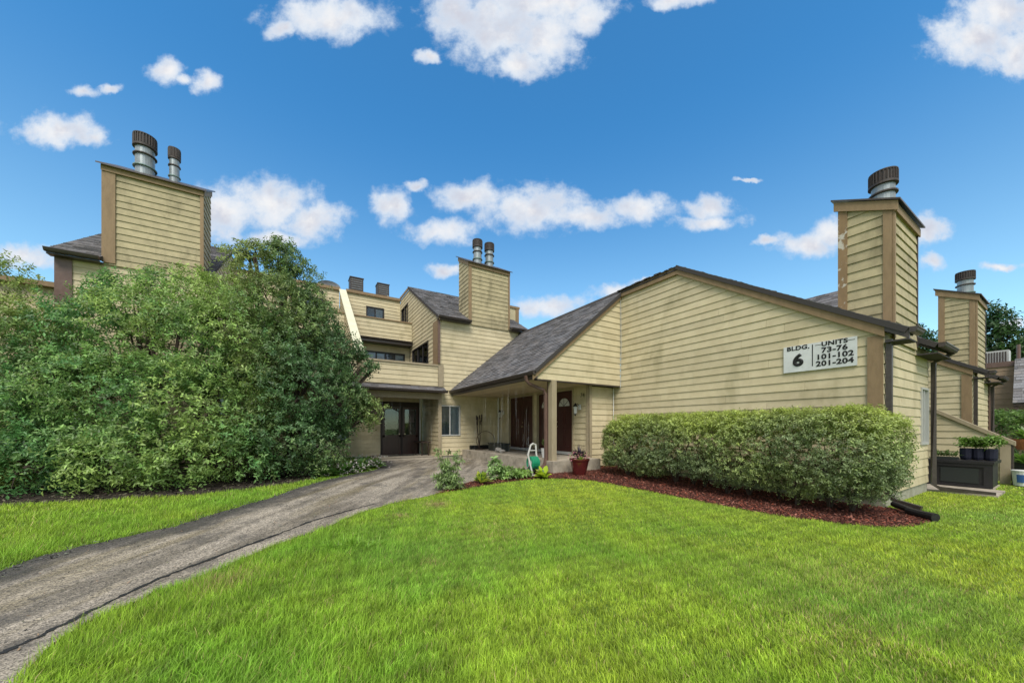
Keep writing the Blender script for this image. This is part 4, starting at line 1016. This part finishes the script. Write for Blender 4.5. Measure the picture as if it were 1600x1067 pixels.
# hosta-like plants: arching broad leaves
def blades(parent, x, y, n, L, W, col, rg_, spread=1., curl=.6, name='leaf', z=None, indiv=False, var=.2, up=.9):
    z = gh(y) if z is None else z; mb = MB()
    for k in range(n):
        q = rg_.uniform(0, 6.28); tilt = rg_.uniform(.15, 1.)*spread; l = L*rg_.uniform(.7, 1.1); wd = W*rg_.uniform(.8, 1.1)
        d = Vector((math.cos(q), math.sin(q), 0)); s_ = Vector((-math.sin(q), math.cos(q), 0)); vs = []
        for i, t in enumerate((0, .3, .55, .8, 1)):
            hgt = l*(t*up*(1-tilt*.6)-curl*tilt*t*t*.5); out = l*t*(.25+.75*tilt)*.9
            ww = wd*(.08, .55, 1, .7, .02)[i]*.5; c = Vector((x, y, z))+d*out+Vector((0, 0, max(hgt, .0)+.02))
            vs += [c+s_*ww+Vector((0,0,ww*.3)), c, c-s_*ww+Vector((0,0,ww*.3))]
        fs = []
        for i in range(4): b = i*3; fs += [(b, b+1, b+4, b+3), (b+1, b+2, b+5, b+4)]
        fv = max(.35, 1+rg_.normal()*var); cc = tuple(float(min(1, c_*fv*(1+rg_.normal()*.05))) for c_ in col)
        m2 = MB() if indiv else mb
        m2.add(vs, fs, cc)
        if indiv: m2.build('leaf', M['leaf'], parent, smooth=True, tint=True)
    if not indiv: return mb.build(name, M['leaf'], parent, smooth=True, tint=True)
def plant(name, x, y, label, cat='plant', group=None): return thing(name, (x, y, gh(y)), label, cat, group)
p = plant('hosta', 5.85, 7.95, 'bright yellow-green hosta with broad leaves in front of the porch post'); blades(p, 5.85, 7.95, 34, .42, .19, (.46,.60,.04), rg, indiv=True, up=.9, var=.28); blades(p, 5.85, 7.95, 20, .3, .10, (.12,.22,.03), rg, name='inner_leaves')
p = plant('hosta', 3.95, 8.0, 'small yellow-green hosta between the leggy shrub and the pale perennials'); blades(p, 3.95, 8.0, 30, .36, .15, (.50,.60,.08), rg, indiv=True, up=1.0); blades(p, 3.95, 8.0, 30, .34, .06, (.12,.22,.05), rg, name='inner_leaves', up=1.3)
def bushy(p, x, y, r_, h_, n, LL, LW, col, rg_, nl=6, up=.7):
    q = rg_.uniform(0, 6.28, n); u = np.sqrt(rg_.random(n))*r_; zz_ = rg_.random(n)**.7*h_*np.sqrt(np.clip(1-(u/r_)**2*.7, 0, 1))
    P_ = np.stack([x+u*np.cos(q), y+u*np.sin(q), gh(y)+.03+zz_], 1); D_ = np.stack([np.cos(q)*u/r_, np.sin(q)*u/r_, np.full(n, up)], 1)+rg_.normal(size=(n, 3))*.3
    v, f, c = sprays(P_, D_, nl, .10, LL, LW, np.array(col), rg_, droop=.1); fastmesh('foliage', v, f, c, M['leaf'], p)
p = plant('perennial', 4.55, 8.35, 'tallest pale variegated perennial left of the hose reel'); bushy(p, 4.55, 8.35, .17, .52, 60, .12, .055, (.27,.42,.14), rg)
p = plant('perennial', 4.95, 8.3, 'low spreading grey-green perennial just left of the hose reel'); bushy(p, 4.95, 8.3, .28, .24, 80, .13, .045, (.25,.40,.10), rg)
p = plant('perennial', 5.4, 8.3, 'small mounded perennial against the hose reel foot'); bushy(p, 5.4, 8.3, .20, .20, 50, .12, .04, (.26,.42,.09), rg)
# leggy shrub by the path corner
p = plant('young_shrub', 3.0, 7.72, 'leggy young shrub with bare lower stems at the path corner')
mb = MB(); PS = []; DS = []
for k in range(9):
    a = rg.uniform(0, 6.28); e = Vector((3.0+.32*math.cos(a)*rg.uniform(.3,1), 7.72+.32*math.sin(a)*rg.uniform(.3,1), gh(7.72)+rg.uniform(.55,1.0)))
    b = Vector((3.0+rg.uniform(-.06,.06), 7.72+rg.uniform(-.06,.06), gh(7.72)-.02)); mb.tube([b, (b+e)/2+Vector((rg.uniform(-.05,.05),0,.03)), e], [.014,.010,.004], 5)
    for q in range(18):
        t_ = rg.uniform(.25,1); pos = b+(e-b)*t_; PS.append(list(pos)); DS.append([rg.normal()*.7, rg.normal()*.7, .5])
mb.build('stems', M['bark'], p)
for q in range(160): a = rg.uniform(0, 6.28); r_ = rg.uniform(0,.3); PS.append([3.0+r_*math.cos(a), 7.72+r_*math.sin(a), gh(7.72)+rg.uniform(.03,.35)]); DS.append([math.cos(a), math.sin(a), .6])
v, f, c = sprays(np.array(PS), np.array(DS), 7, .12, .08, .032, np.array([.24,.34,.12]), rg)
fastmesh('foliage', v, f, c, M['leaf'], p)
# flowering hostas beside the path
g3 = np.random.default_rng(9)
for i, (x, y, lab) in enumerate(((2.25,12.75,'nearest the entrance step'),(1.7,12.2,'beside the path edge, second from the entrance'),(1.15,11.55,'under the tip of the dark tree bough'),(2.0,13.4,'against the entrance wall'),(.7,11.2,'farthest left, tucked in the shrub shade'))):
    p = plant('flowering_hosta', x, y, 'green hosta with fading white flowers '+lab, 'plant', 'hostas lining the path')
    blades(p, x, y, 50, .55, .19, (.17,.33,.08), g3, name='leaves', spread=1.)
    blades(p, x, y, 16, .50, .13, (.36,.46,.18), g3, name='pale_leaves', spread=1.1)
    mb = MB()
    for k in range(46 if i != 4 else 10):
        a = g3.uniform(0, 6.28); r_ = g3.uniform(.15,.6); c_ = Vector((x+r_*math.cos(a), y-abs(r_*math.sin(a))*.8, gh(y)+g3.uniform(.05,.48)*(1-.35*r_)))
        for q in range(4):
            d = Vector(g3.normal(size=3)).normalized()*.05; s_ = d.cross(Vector((0,0,1))).normalized()*.018 if abs(d.z) < .045 else Vector((.02,0,0))
            mb.add([c_, c_+d*.6+s_, c_+d, c_+d*.6-s_], [(0,1,2,3)], (.60,.52,.52) if g3.random() < .6 else (.5,.5,.42))
    mb.build('flowers', M['petal'], p, tint=True, kind='stuff')

# ------------------------------------------------------------------ grass and mulch (stuff)
def grass():
    zones = [(1.5,2.6,13000,.0040,.058,2),(2.6,3.8,10500,.0045,.056,2),(3.8,5.5,7500,.0058,.052,1),(5.5,8.5,4200,.008,.048,1),(8.5,14,1800,.013,.045,1),(14,26,500,.026,.045,1)]
    g4 = np.random.default_rng(21)
    for zi, (r0, r1, dn, wd, ht, det) in enumerate(zones):
        a0, a1 = R(31.25-80), R(31.25+80); A = (a1-a0)/2*(r1*r1-r0*r0); N = int(A*dn)
        r_ = np.sqrt(g4.uniform(r0*r0, r1*r1, N)); a = g4.uniform(a0, a1, N); x = r_*np.sin(a); y = r_*np.cos(a)
        jx = x+g4.normal(size=N)*.03; jy = y+g4.normal(size=N)*.03
        k = ~inside(jx, jy, PATH) & ~inside(jx, jy, MULCH) & ~inside(jx, jy, BED)
        k &= ~((x > 9.85) & (y > 2.13)) & ~((y > 8.6) & (x > 2.5)) & ~((x > 13.4) & (x < 14.7) & (y > 1.12) & (y < 3)) & (y < 14)
        x = x[k]; y = y[k]; N = len(x); P = np.stack([x, y, gh(y)], 1)
        pn = vnoise(np.stack([x, y, 0*x], 1), 1.15, .3); pn2 = vnoise(np.stack([x, y, 0*x], 1), 3.7, 2.); pn3 = vnoise(np.stack([x, y, 0*x], 1), .5, 5.)
        L = ht*g4.uniform(.45, 1.3, N)*(1+.3*pn2+.25*vnoise(np.stack([x, y, 0*x], 1), 9, 4.))
        # longer grass on the path side of the lawn
        L *= np.interp(x, [-2, .3, 2], [1.7, 1.5, .95])
        az_ = g4.uniform(0, 6.28, N)+0*x; lean = g4.uniform(.1, .75, N)
        flow = 2.2*pn3+1.0; az_ = np.where(g4.random(N) < .55, flow+g4.normal(size=N)*.7, az_)
        d = np.stack([np.cos(az_), np.sin(az_)], 1); sa = g4.uniform(0, 6.28, N); s_ = np.stack([np.cos(sa), np.sin(sa), 0*sa], 1)*(wd*.5*g4.uniform(.7,1.3,N))[:, None]
        base = np.array([.27,.48,.05]); yel = np.array([.48,.59,.06]); blu = np.array([.24,.48,.14]); dry = np.array([.62,.50,.22])
        m1 = np.clip(.45+pn*.45+.35*vnoise(np.stack([x+.6*pn2, y-.5*pn, 0*x], 1), 2.3, 6.)+.15*pn3+np.interp(x, [-1, 3, 7], [-.25, .0, .35]), 0, 1)[:, None]
        c = base*(1-m1)+yel*m1; m2 = np.clip(-pn3*.9-.1, 0, .8)[:, None]; c = c*(1-m2)+blu*m2
        spots = [(2.3,6.55,.22,1.0),(1.5,6.1,.13,.85),(-.6,4.5,.24,.5),(3.6,1.0,.5,.25),(1.3,4.0,.12,.4),(4.9,1.3,.6,.2),(2.5,4.6,.5,.18)]
        pr = np.full(N, .035)
        for sx, sy, sr, sp in spots: pr += sp*np.exp(-((x-sx)**2+(y-sy)**2)/sr**2)
        isd = (g4.random(N) < pr)[:, None]; c = np.where(isd, dry*g4.uniform(.6, 1.1, (N, 1)), c)
        pq = np.stack([x, y, 0*x], 1); c = c*g4.uniform(.5, 1.4, (N, 1))*np.clip(1.05+.10*pn2+.26*vnoise(pq, 11, 1.)+.34*vnoise(pq, 29, 3.), .3, 1.5)[:, None]; c = np.clip(c, 0, 1)
        up = np.array([0, 0, 1.]); D3 = np.concatenate([d, np.zeros((N, 1))], 1)
        tip = P+up*(L*np.cos(lean))[:, None]+D3*(L*np.sin(lean)*1.2)[:, None]
        if det == 2:
            mid = P+up*(L*.58)[:, None]+D3*(L*np.sin(lean)*.32)[:, None]
            v = np.stack([P-s_, P+s_, mid+s_*.8, mid-s_*.8, tip], 1).reshape(-1, 3); i = np.arange(N)*5
            f = np.concatenate([np.stack([i, i+1, i+2], 1), np.stack([i, i+2, i+3], 1), np.stack([i+3, i+2, i+4], 1)]); nv = 5
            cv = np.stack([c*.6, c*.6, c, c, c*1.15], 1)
        else:
            v = np.stack([P-s_, P+s_, tip], 1).reshape(-1, 3); i = np.arange(N)*3; f = np.stack([i, i+1, i+2], 1); nv = 3
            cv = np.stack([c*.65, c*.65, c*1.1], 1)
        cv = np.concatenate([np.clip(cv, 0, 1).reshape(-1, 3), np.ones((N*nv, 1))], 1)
        yield v, f, cv
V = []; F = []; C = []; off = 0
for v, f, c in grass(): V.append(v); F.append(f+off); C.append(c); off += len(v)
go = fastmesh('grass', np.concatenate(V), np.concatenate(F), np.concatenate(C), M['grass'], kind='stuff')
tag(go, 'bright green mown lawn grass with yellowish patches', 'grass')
g5 = np.random.default_rng(4)
tf = thing('grass_tuft', (.35, 5.0, 0), 'tuft of long uncut grass with a dark hollow beside the path', 'grass')
for q_ in range(34):
    a_, b_ = g5.uniform(-.05,.95), g5.normal()*.09; blades(tf, a_, 5.1-.3*a_+b_, 14, g5.uniform(.12,.22), .008, (.26,.46,.05), g5, name='blades', up=.9, spread=1.1)
def chips(name, poly, n, m, cols, size, label, cat, zoff=.01):
    xs = [q[0] for q in poly]; ys = [q[1] for q in poly]
    x = g5.uniform(min(xs), max(xs), n); y = g5.uniform(min(ys), max(ys), n); k = inside(x+g5.normal(size=n)*.02, y+g5.normal(size=n)*.02, poly); x = x[k]; y = y[k]; N = len(x)
    a = g5.uniform(0, 6.28, N); l = size*g5.uniform(.5, 1.3, N); w_ = l*g5.uniform(.2, .5, N); ti = g5.normal(size=(N, 2))*.35
    d = np.stack([np.cos(a), np.sin(a), ti[:, 0]], 1)*l[:, None]; s_ = np.stack([-np.sin(a), np.cos(a), ti[:, 1]], 1)*w_[:, None]
    P = np.stack([x, y, gh(y)+zoff+g5.uniform(.0, .02, N)], 1)
    v = np.stack([P-d-s_, P+d-s_, P+d+s_, P-d+s_], 1).reshape(-1, 3)/1; i = np.arange(N)*4
    f = np.stack([i, i+1, i+2, i, i+2, i+3], 1).reshape(-1, 3)
    c = np.array(cols)[g5.integers(len(cols), size=N)]*g5.uniform(.5, 1.5, (N, 1)); c = np.repeat(np.concatenate([np.clip(c, 0, 3), np.ones((N, 1))], 1), 4, 0)
    return tag(fastmesh(name, v, f, c, m, kind='stuff'), label, cat)
chips('mulch', MULCH, 60000, M['mulch'], [(1,1,1),(1.2,.9,.8),(.5,.6,.7),(1.6,1.9,2.2),(.8,.7,.7)], .018, 'red-brown shredded wood mulch along the building', 'mulch', .016)
chips('leaf_litter', BED, 16000, M['mulch'], [(.35,.9,1.),(.25,.5,.6),(.6,1.6,1.6)], .03, 'dark leaf litter under the shrubs', 'leaf litter', .014)
# crumbled dark asphalt along the left edge
chips('asphalt_crumbs', [(x-.10, y+.02) for x, y in PL[8:-4:3]]+[(x+.16, y-.05) for x, y in PL[8:-4:3]][::-1], 60000, M['mulch'], [(.25,.8,1.3),(.15,.4,.65),(.6,1.9,2.8)], .012, 'crumbled dark asphalt along the left edge of the path', 'asphalt crumbs', .016)
# debris on the path
chips('path_debris', [(-2.6,3.4),(-1.6,3.4),(-.3,5.2),(2.6,7.4),(4,9),(2.5,12),(-.5,8.4),(-2.5,6)], 5000, M['mulch'], [(.5,1.4,1.6),(1.2,4,5),(.2,.5,.6)], .009, 'tiny stones and bits lying on the asphalt path', 'debris', .016)

# ------------------------------------------------------------------ small objects
GZ = gh(8.)
p = plant('flower_pot', 7.2, 7.98, 'burgundy glazed pot with dark spiky grass and pink flowers', 'flower pot')
MB().lathe(7.2, 7.98, [(.17,GZ+.02),(.19,GZ+.03),(.27,GZ+.40),(.30,GZ+.46),(.30,GZ+.50),(.275,GZ+.50),(.26,GZ+.44),(.02,GZ+.44)], 28).build('pot', M['potred'], p, smooth=False)
blades(p, 7.2, 8.0, 70, .48, .018, (.035,.022,.045), g5, name='dark_grass', z=GZ+.42, up=1.3, spread=.8)
blades(p, 7.12, 7.84, 16, .22, .09, (.32,.46,.06), g5, name='lime_leaves', z=GZ+.42, up=.9)
mb = MB()
for k in range(150):
    a = g5.uniform(0, 6.28); r_ = g5.uniform(.08,.34); c_ = Vector((7.2+r_*math.cos(a), 7.98+r_*math.sin(a), GZ+.46+g5.uniform(0,.22)))
    d = Vector(g5.normal(size=3)).normalized()*.032; s_ = d.orthogonal().normalized()*.016
    mb.add([c_, c_+d+s_, c_+d*2, c_+d-s_], [(0,1,2,3)], (.50,.20,.24) if g5.random() < .6 else (.30,.28,.12))
mb.build('flowers', M['petal'], p, tint=True, kind='stuff')
# rocks at pot foot, hose reel
h = thing('hose_reel', (5.95, 8.6, gh(8.6)), 'grey hose reel cart wound with green hose beside the porch slab', 'hose reel'); hz = gh(8.6)
# cart faces the lawn: wheel axle along X
cx, cy = 5.95, 8.62
def bar(pts_, r_=.022, name='frame_bar', m='reelgrey'): return MB().tube(pts_, r_, 8).build(name, M[m], h)
for s_ in (-.15, .15):
    bar([(cx+s_, cy-.22, hz+.02), (cx+s_, cy-.10, hz+.30), (cx+s_, cy+.03, hz+.60), (cx+s_*.6+.10, cy+.12, hz+.88)], .028)
    bar([(cx+s_, cy-.08, hz+.34), (cx+s_+.02, cy+.20, hz+.08)], .022)
bar([(cx-.09+.10, cy+.12, hz+.88), (cx+.10, cy+.13, hz+.92), (cx+.09+.10, cy+.12, hz+.88)], .032, 'handle')
bar([(cx-.14+.04, cy+.07, hz+.72), (cx+.14+.05, cy+.07, hz+.72)], .02)
bar([(cx-.17, cy-.22, hz+.025), (cx+.17, cy-.22, hz+.025)], .025)
MB().tube([(cx-.125, cy-.02, hz+.36), (cx+.125, cy-.02, hz+.36)], .09, 16).build('drum', M['reelgrey'], h)
mb = MB()
for r_ in (.11,.145,.18):
    for k in range(5):
        o = -.10+.05*k; mb.tube([(cx+o, cy-.02-r_*math.cos(q), hz+.36+r_*math.sin(q)) for q in [2*math.pi*j/18 for j in range(19)]], .024, 6, caps=False)
mb.build('hose', M['hose'], h)
for s_ in (-.18, .2): MB().tube([(cx+s_-.02, cy+.22, hz+.10), (cx+s_+.02, cy+.22, hz+.10)], .10, 18).build('wheel', M['plasticblack'], h)

# white planter on the porch
t = thing('planter', (7.25, 9.75, .55), 'white planter with a small leafy plant beside the porch downspout', 'planter')
MB().lathe(7.25, 9.75, [(.11,.56),(.15,.86),(.16,.88),(.14,.88),(.02,.84)], 18).build('pot', M['white'], t); blades(t, 7.25, 9.75, 40, .34, .07, (.14,.22,.06), g5, z=.86, up=1.3, name='leaves', spread=.7)
t = thing('planter', (7.9, 13.7, .55), 'low dark rectangular planter box on the porch slab near the double doors', 'planter')
b = MB().box(7.45, 7.85, 13.15, 14.35, .56, .86); b.build('box', M['planter'], t); MB().box(7.42, 7.88, 13.12, 14.38, .86, .90).build('rim', M['planter'], t)
t = thing('metal_hoop', (7.6, 14.7, .55), 'rusty plant hoop standing on the porch behind the dark planter', 'plant hoop')
hp = [(7.5+.36*math.cos(q), 14.75-.2*math.cos(q), .98+.44*math.sin(q)) for q in [-.9+(math.pi+1.8)*j/20 for j in range(21)]]
MB().tube(hp, .014, 6).build('ring', M['rust'], t); MB().tube([hp[0], (7.5,14.75,.56), hp[-1]], .012, 6).build('stand', M['rust'], t)
t = thing('cattail_sculpture', (7.25, 14.9, .55), 'tall dark metal cattail garden sculpture on the porch beside the window', 'sculpture')
for k in range(7):
    a = k*.9; x = 7.25+.12*math.cos(a); y = 14.9+.14*math.sin(a); hh = 1.5+.15*math.sin(k*2.3)
    MB().tube([(7.25,14.9,.56),(7.25+.3*(x-7.25)+.03*math.sin(k),14.9+.6*(y-14.9),.95),(x,y,.56+hh*.7),(x,y,.56+hh)], .009, 5).build('stem', M['rust'], t)
    MB().lathe(x, y, [(.006,.56+hh-.22),(.032,.56+hh-.19),(.034,.56+hh-.03),(.005,.56+hh+.02)], 8).build('cattail', M['rust'], t)
MB().lathe(7.25, 14.9, [(.20,.555),(.20,.58),(.05,.60)], 16).build('base', M['rust'], t)
MB().box(7.0, 8.55, 15.30, 15.44, .56, .74).build('base_flashing', M['black'], wing)
def rock(x, y, z, r_, lab):
    o = MB(); n = 9; vs = []; fs = []
    for i in range(6):
        th = math.pi*i/5
        for k in range(n): q = 2*math.pi*k/n; s_ = r_*(1+random.uniform(-.18,.18)); vs.append((x+s_*math.sin(th)*math.cos(q), y+s_*1.2*math.sin(th)*math.sin(q), z+r_*.55+s_*.6*math.cos(th)))
    for i in range(5):
        for k in range(n): fs.append((i*n+k, (i+1)*n+k, (i+1)*n+(k+1) % n, i*n+(k+1) % n))
    o = link('rock', vs, fs, M['rock']); return tag(o, lab, 'rock', 'rocks on the porch edge')
rock(7.2, 12.95, .55, .17, 'larger pale rock on the porch slab right of the dark planter')
rock(7.15, 12.55, .55, .12, 'smaller pale rock on the porch slab nearest the hose reel')
# bench shelf and mat at the entrance
t = thing('wall_bench', (5.1, 16.9, .24), 'small dark bench against the side wall of the recessed entrance', 'bench')
MB().box(4.95, 5.40, 16.3, 17.5, .86, .92).build('seat', M['rust'], t)
for x, y in ((5.0,16.4),(5.32,16.4),(5.0,17.4),(5.32,17.4)): MB().box(x-.02, x+.02, y-.02, y+.02, .24, .86).build('leg', M['rust'], t)
tag(MB().box(3.6, 5.0, 16.9, 17.5, .242, .262).build('door_mat', M['mat']), 'dark door mat on the entrance step', 'door mat')
# downspout extension pipes on the ground
t = thing('downspout_extension', (9.4, 1.7, 0), 'black corrugated drain pipe lying at the hedge end', 'drain pipe')
MB().tube([(9.70,1.98,.13),(9.42,1.70,.09)], .055, 10).build('pipe', M['plasticblack'], t)
mb = MB().tube([(9.40,1.74,.09),(9.27,1.55,.08),(9.16,1.38,.07)], [.065,.062,.075], 10); mb.build('outlet', M['plasticblack'], t)
# deck box with planters on it
t = thing('deck_box', (15.3, 1.8, .05), 'black resin deck storage box against the privacy wall', 'storage box')
MB().box(14.75, 15.95, 1.33, 2.35, .06, .66).build('body', M['plasticblack'], t)
MB().box(14.70, 16.0, 1.28, 2.40, .66, .73).build('lid', M['plasticblack'], t)
for a, b, c, d in ((1.30,1.44,.06,.655),(2.22,2.37,.06,.655),(1.44,2.22,.06,.12),(1.44,2.22,.58,.655)): MB().box(14.72, 14.748, a, b, c, d).build('front_rail', M['plasticblack'], t)
MB().box(14.735, 14.7495, 1.52, 2.14, .16, .54).build('front_panel', M['planter'], t)
t = thing('grow_bag', (15.2, 1.55, .73), 'navy fabric grow bag with leafy plant on the deck box', 'planter')
for k in range(3): MB().lathe(15.2, 1.38+.19*k, [(.10,.74),(.12,.80),(.12,1.02),(.11,1.04),(.02,1.0)], 12).build('bag', M['fabricblue'], t)
PS = np.array([[15.2+g5.uniform(-.12,.12), 1.55+g5.uniform(-.3,.3), 1.05+g5.uniform(0,.2)] for _ in range(150)]); DS = np.array([[g5.normal()*.5, g5.normal()*.7, .7] for _ in range(150)])
v, f, c = sprays(PS, DS, 7, .2, .09, .04, np.array([.15,.27,.04]), g5); fastmesh('leaves', v, f, c, M['leaf'], t)
t = thing('seedling_tray', (15.0, 2.05, .73), 'low dark tray of small seedlings on the left of the deck box lid', 'planter')
MB().box(14.9, 15.15, 1.88, 2.30, .735, .80).build('tray', M['planter'], t)
for k in range(8): blades(t, 15.02, 1.92+.05*k, 12, .17, .04, (.13,.20,.06), g5, z=.79, up=1.3, name='seedling')
# bucket, pots and plants at the right edge
t = thing('bucket', (16.62, .98, 0), 'white paint bucket with a blue label at the right edge', 'bucket')
MB().lathe(16.6, .98, [(.16,.03),(.19,.40),(.20,.41),(.20,.44),(.02,.44)], 22).build('body', M['white'], t)
MB().lathe(17.3, .78, [(.172,.12),(.186,.32)], 22).build('label', M['bluelabel'], t) if False else None
for a0, a1, mm in ((2.6,3.3,'bluelabel'),(3.9,4.3,'purple')):
    mb = MB()
    for k in range(6):
        q0 = a0+(a1-a0)*k/6; q1 = a0+(a1-a0)*(k+1)/6
        mb.add([(16.6+.178*math.cos(q0), .98+.178*math.sin(q0), .12), (16.6+.178*math.cos(q1), .98+.178*math.sin(q1), .12), (16.6+.192*math.cos(q1), .98+.192*math.sin(q1), .33), (16.6+.192*math.cos(q0), .98+.192*math.sin(q0), .33)], [(0,1,2,3)])
    mb.build('label_print', M[mm], t)
t = thing('flower_pot', (18.6, 1.05, 0), 'orange terracotta pot with trailing greenery behind the white bucket', 'flower pot')
MB().box(18.3, 19.1, .6, 1.4, 0, .55).build('stand', M['plasticblack'], t)
MB().lathe(18.6, 1.05, [(.16,.92),(.27,1.16),(.29,1.24),(.02,1.22)], 18).build('pot', M['terracotta'], t)
blades(t, 18.6, 1.05, 60, .6, .10, (.14,.26,.04), g5, z=1.18, up=.9, name='leaves'); blades(t, 18.2, 1.05, 70, .6, .10, (.13,.24,.04), g5, z=.5, up=.8, name='lower_leaves')
t = thing('covered_grill', (18.6, 1.9, 0), 'barbecue under a grey cover behind the privacy wall', 'grill')
v = [(18.2,1.5,0),(19.0,1.5,0),(19.0,2.5,0),(18.2,2.5,0),(18.2,1.55,1.2),(19.0,1.55,1.2),(19.0,2.45,1.25),(18.2,2.45,1.25),(18.35,1.75,1.5),(18.85,1.75,1.5),(18.85,2.3,1.55),(18.35,2.3,1.55)]
link('cover', v, [(0,1,5,4),(1,2,6,5),(2,3,7,6),(3,0,4,7),(4,5,9,8),(5,6,10,9),(6,7,11,10),(7,4,8,11),(8,9,10,11)], M['tarp'], t)

# rain water running off the gutters
mb = MB()
for k in range(85):
    if k < 55: x = 5.95+random.uniform(-.04,.05); y = random.uniform(8.8,15.3); z = random.uniform(1.2,3.1)
    else: x = random.uniform(1.5,5.7); y = 14.9+random.uniform(-.03,.03); z = random.uniform(1.6,3.0)
    l = random.uniform(.4,1.3); q = .0028
    mb.add([(x-q,y+q*.6,z),(x+q,y-q*.6,z),(x+q*.7,y-q*.4,z-l),(x-q*.7,y+q*.4,z-l)], [(0,1,2,3)])
    mb.add([(x-q,y-q*1.6,z),(x+q,y+q*1.6,z),(x+q*.7,y+q*1.1,z-l),(x-q*.7,y-q*1.1,z-l)], [(0,1,2,3)])
wm = mat('rain_water', (.8,.82,.82), .2); wm.node_tree.nodes['Principled BSDF'].inputs['Alpha'].default_value = .10
tag(mb.build('falling_rainwater', wm, kind='stuff'), 'thin streaks of rain water dripping off the porch and balcony gutters', 'rain water')
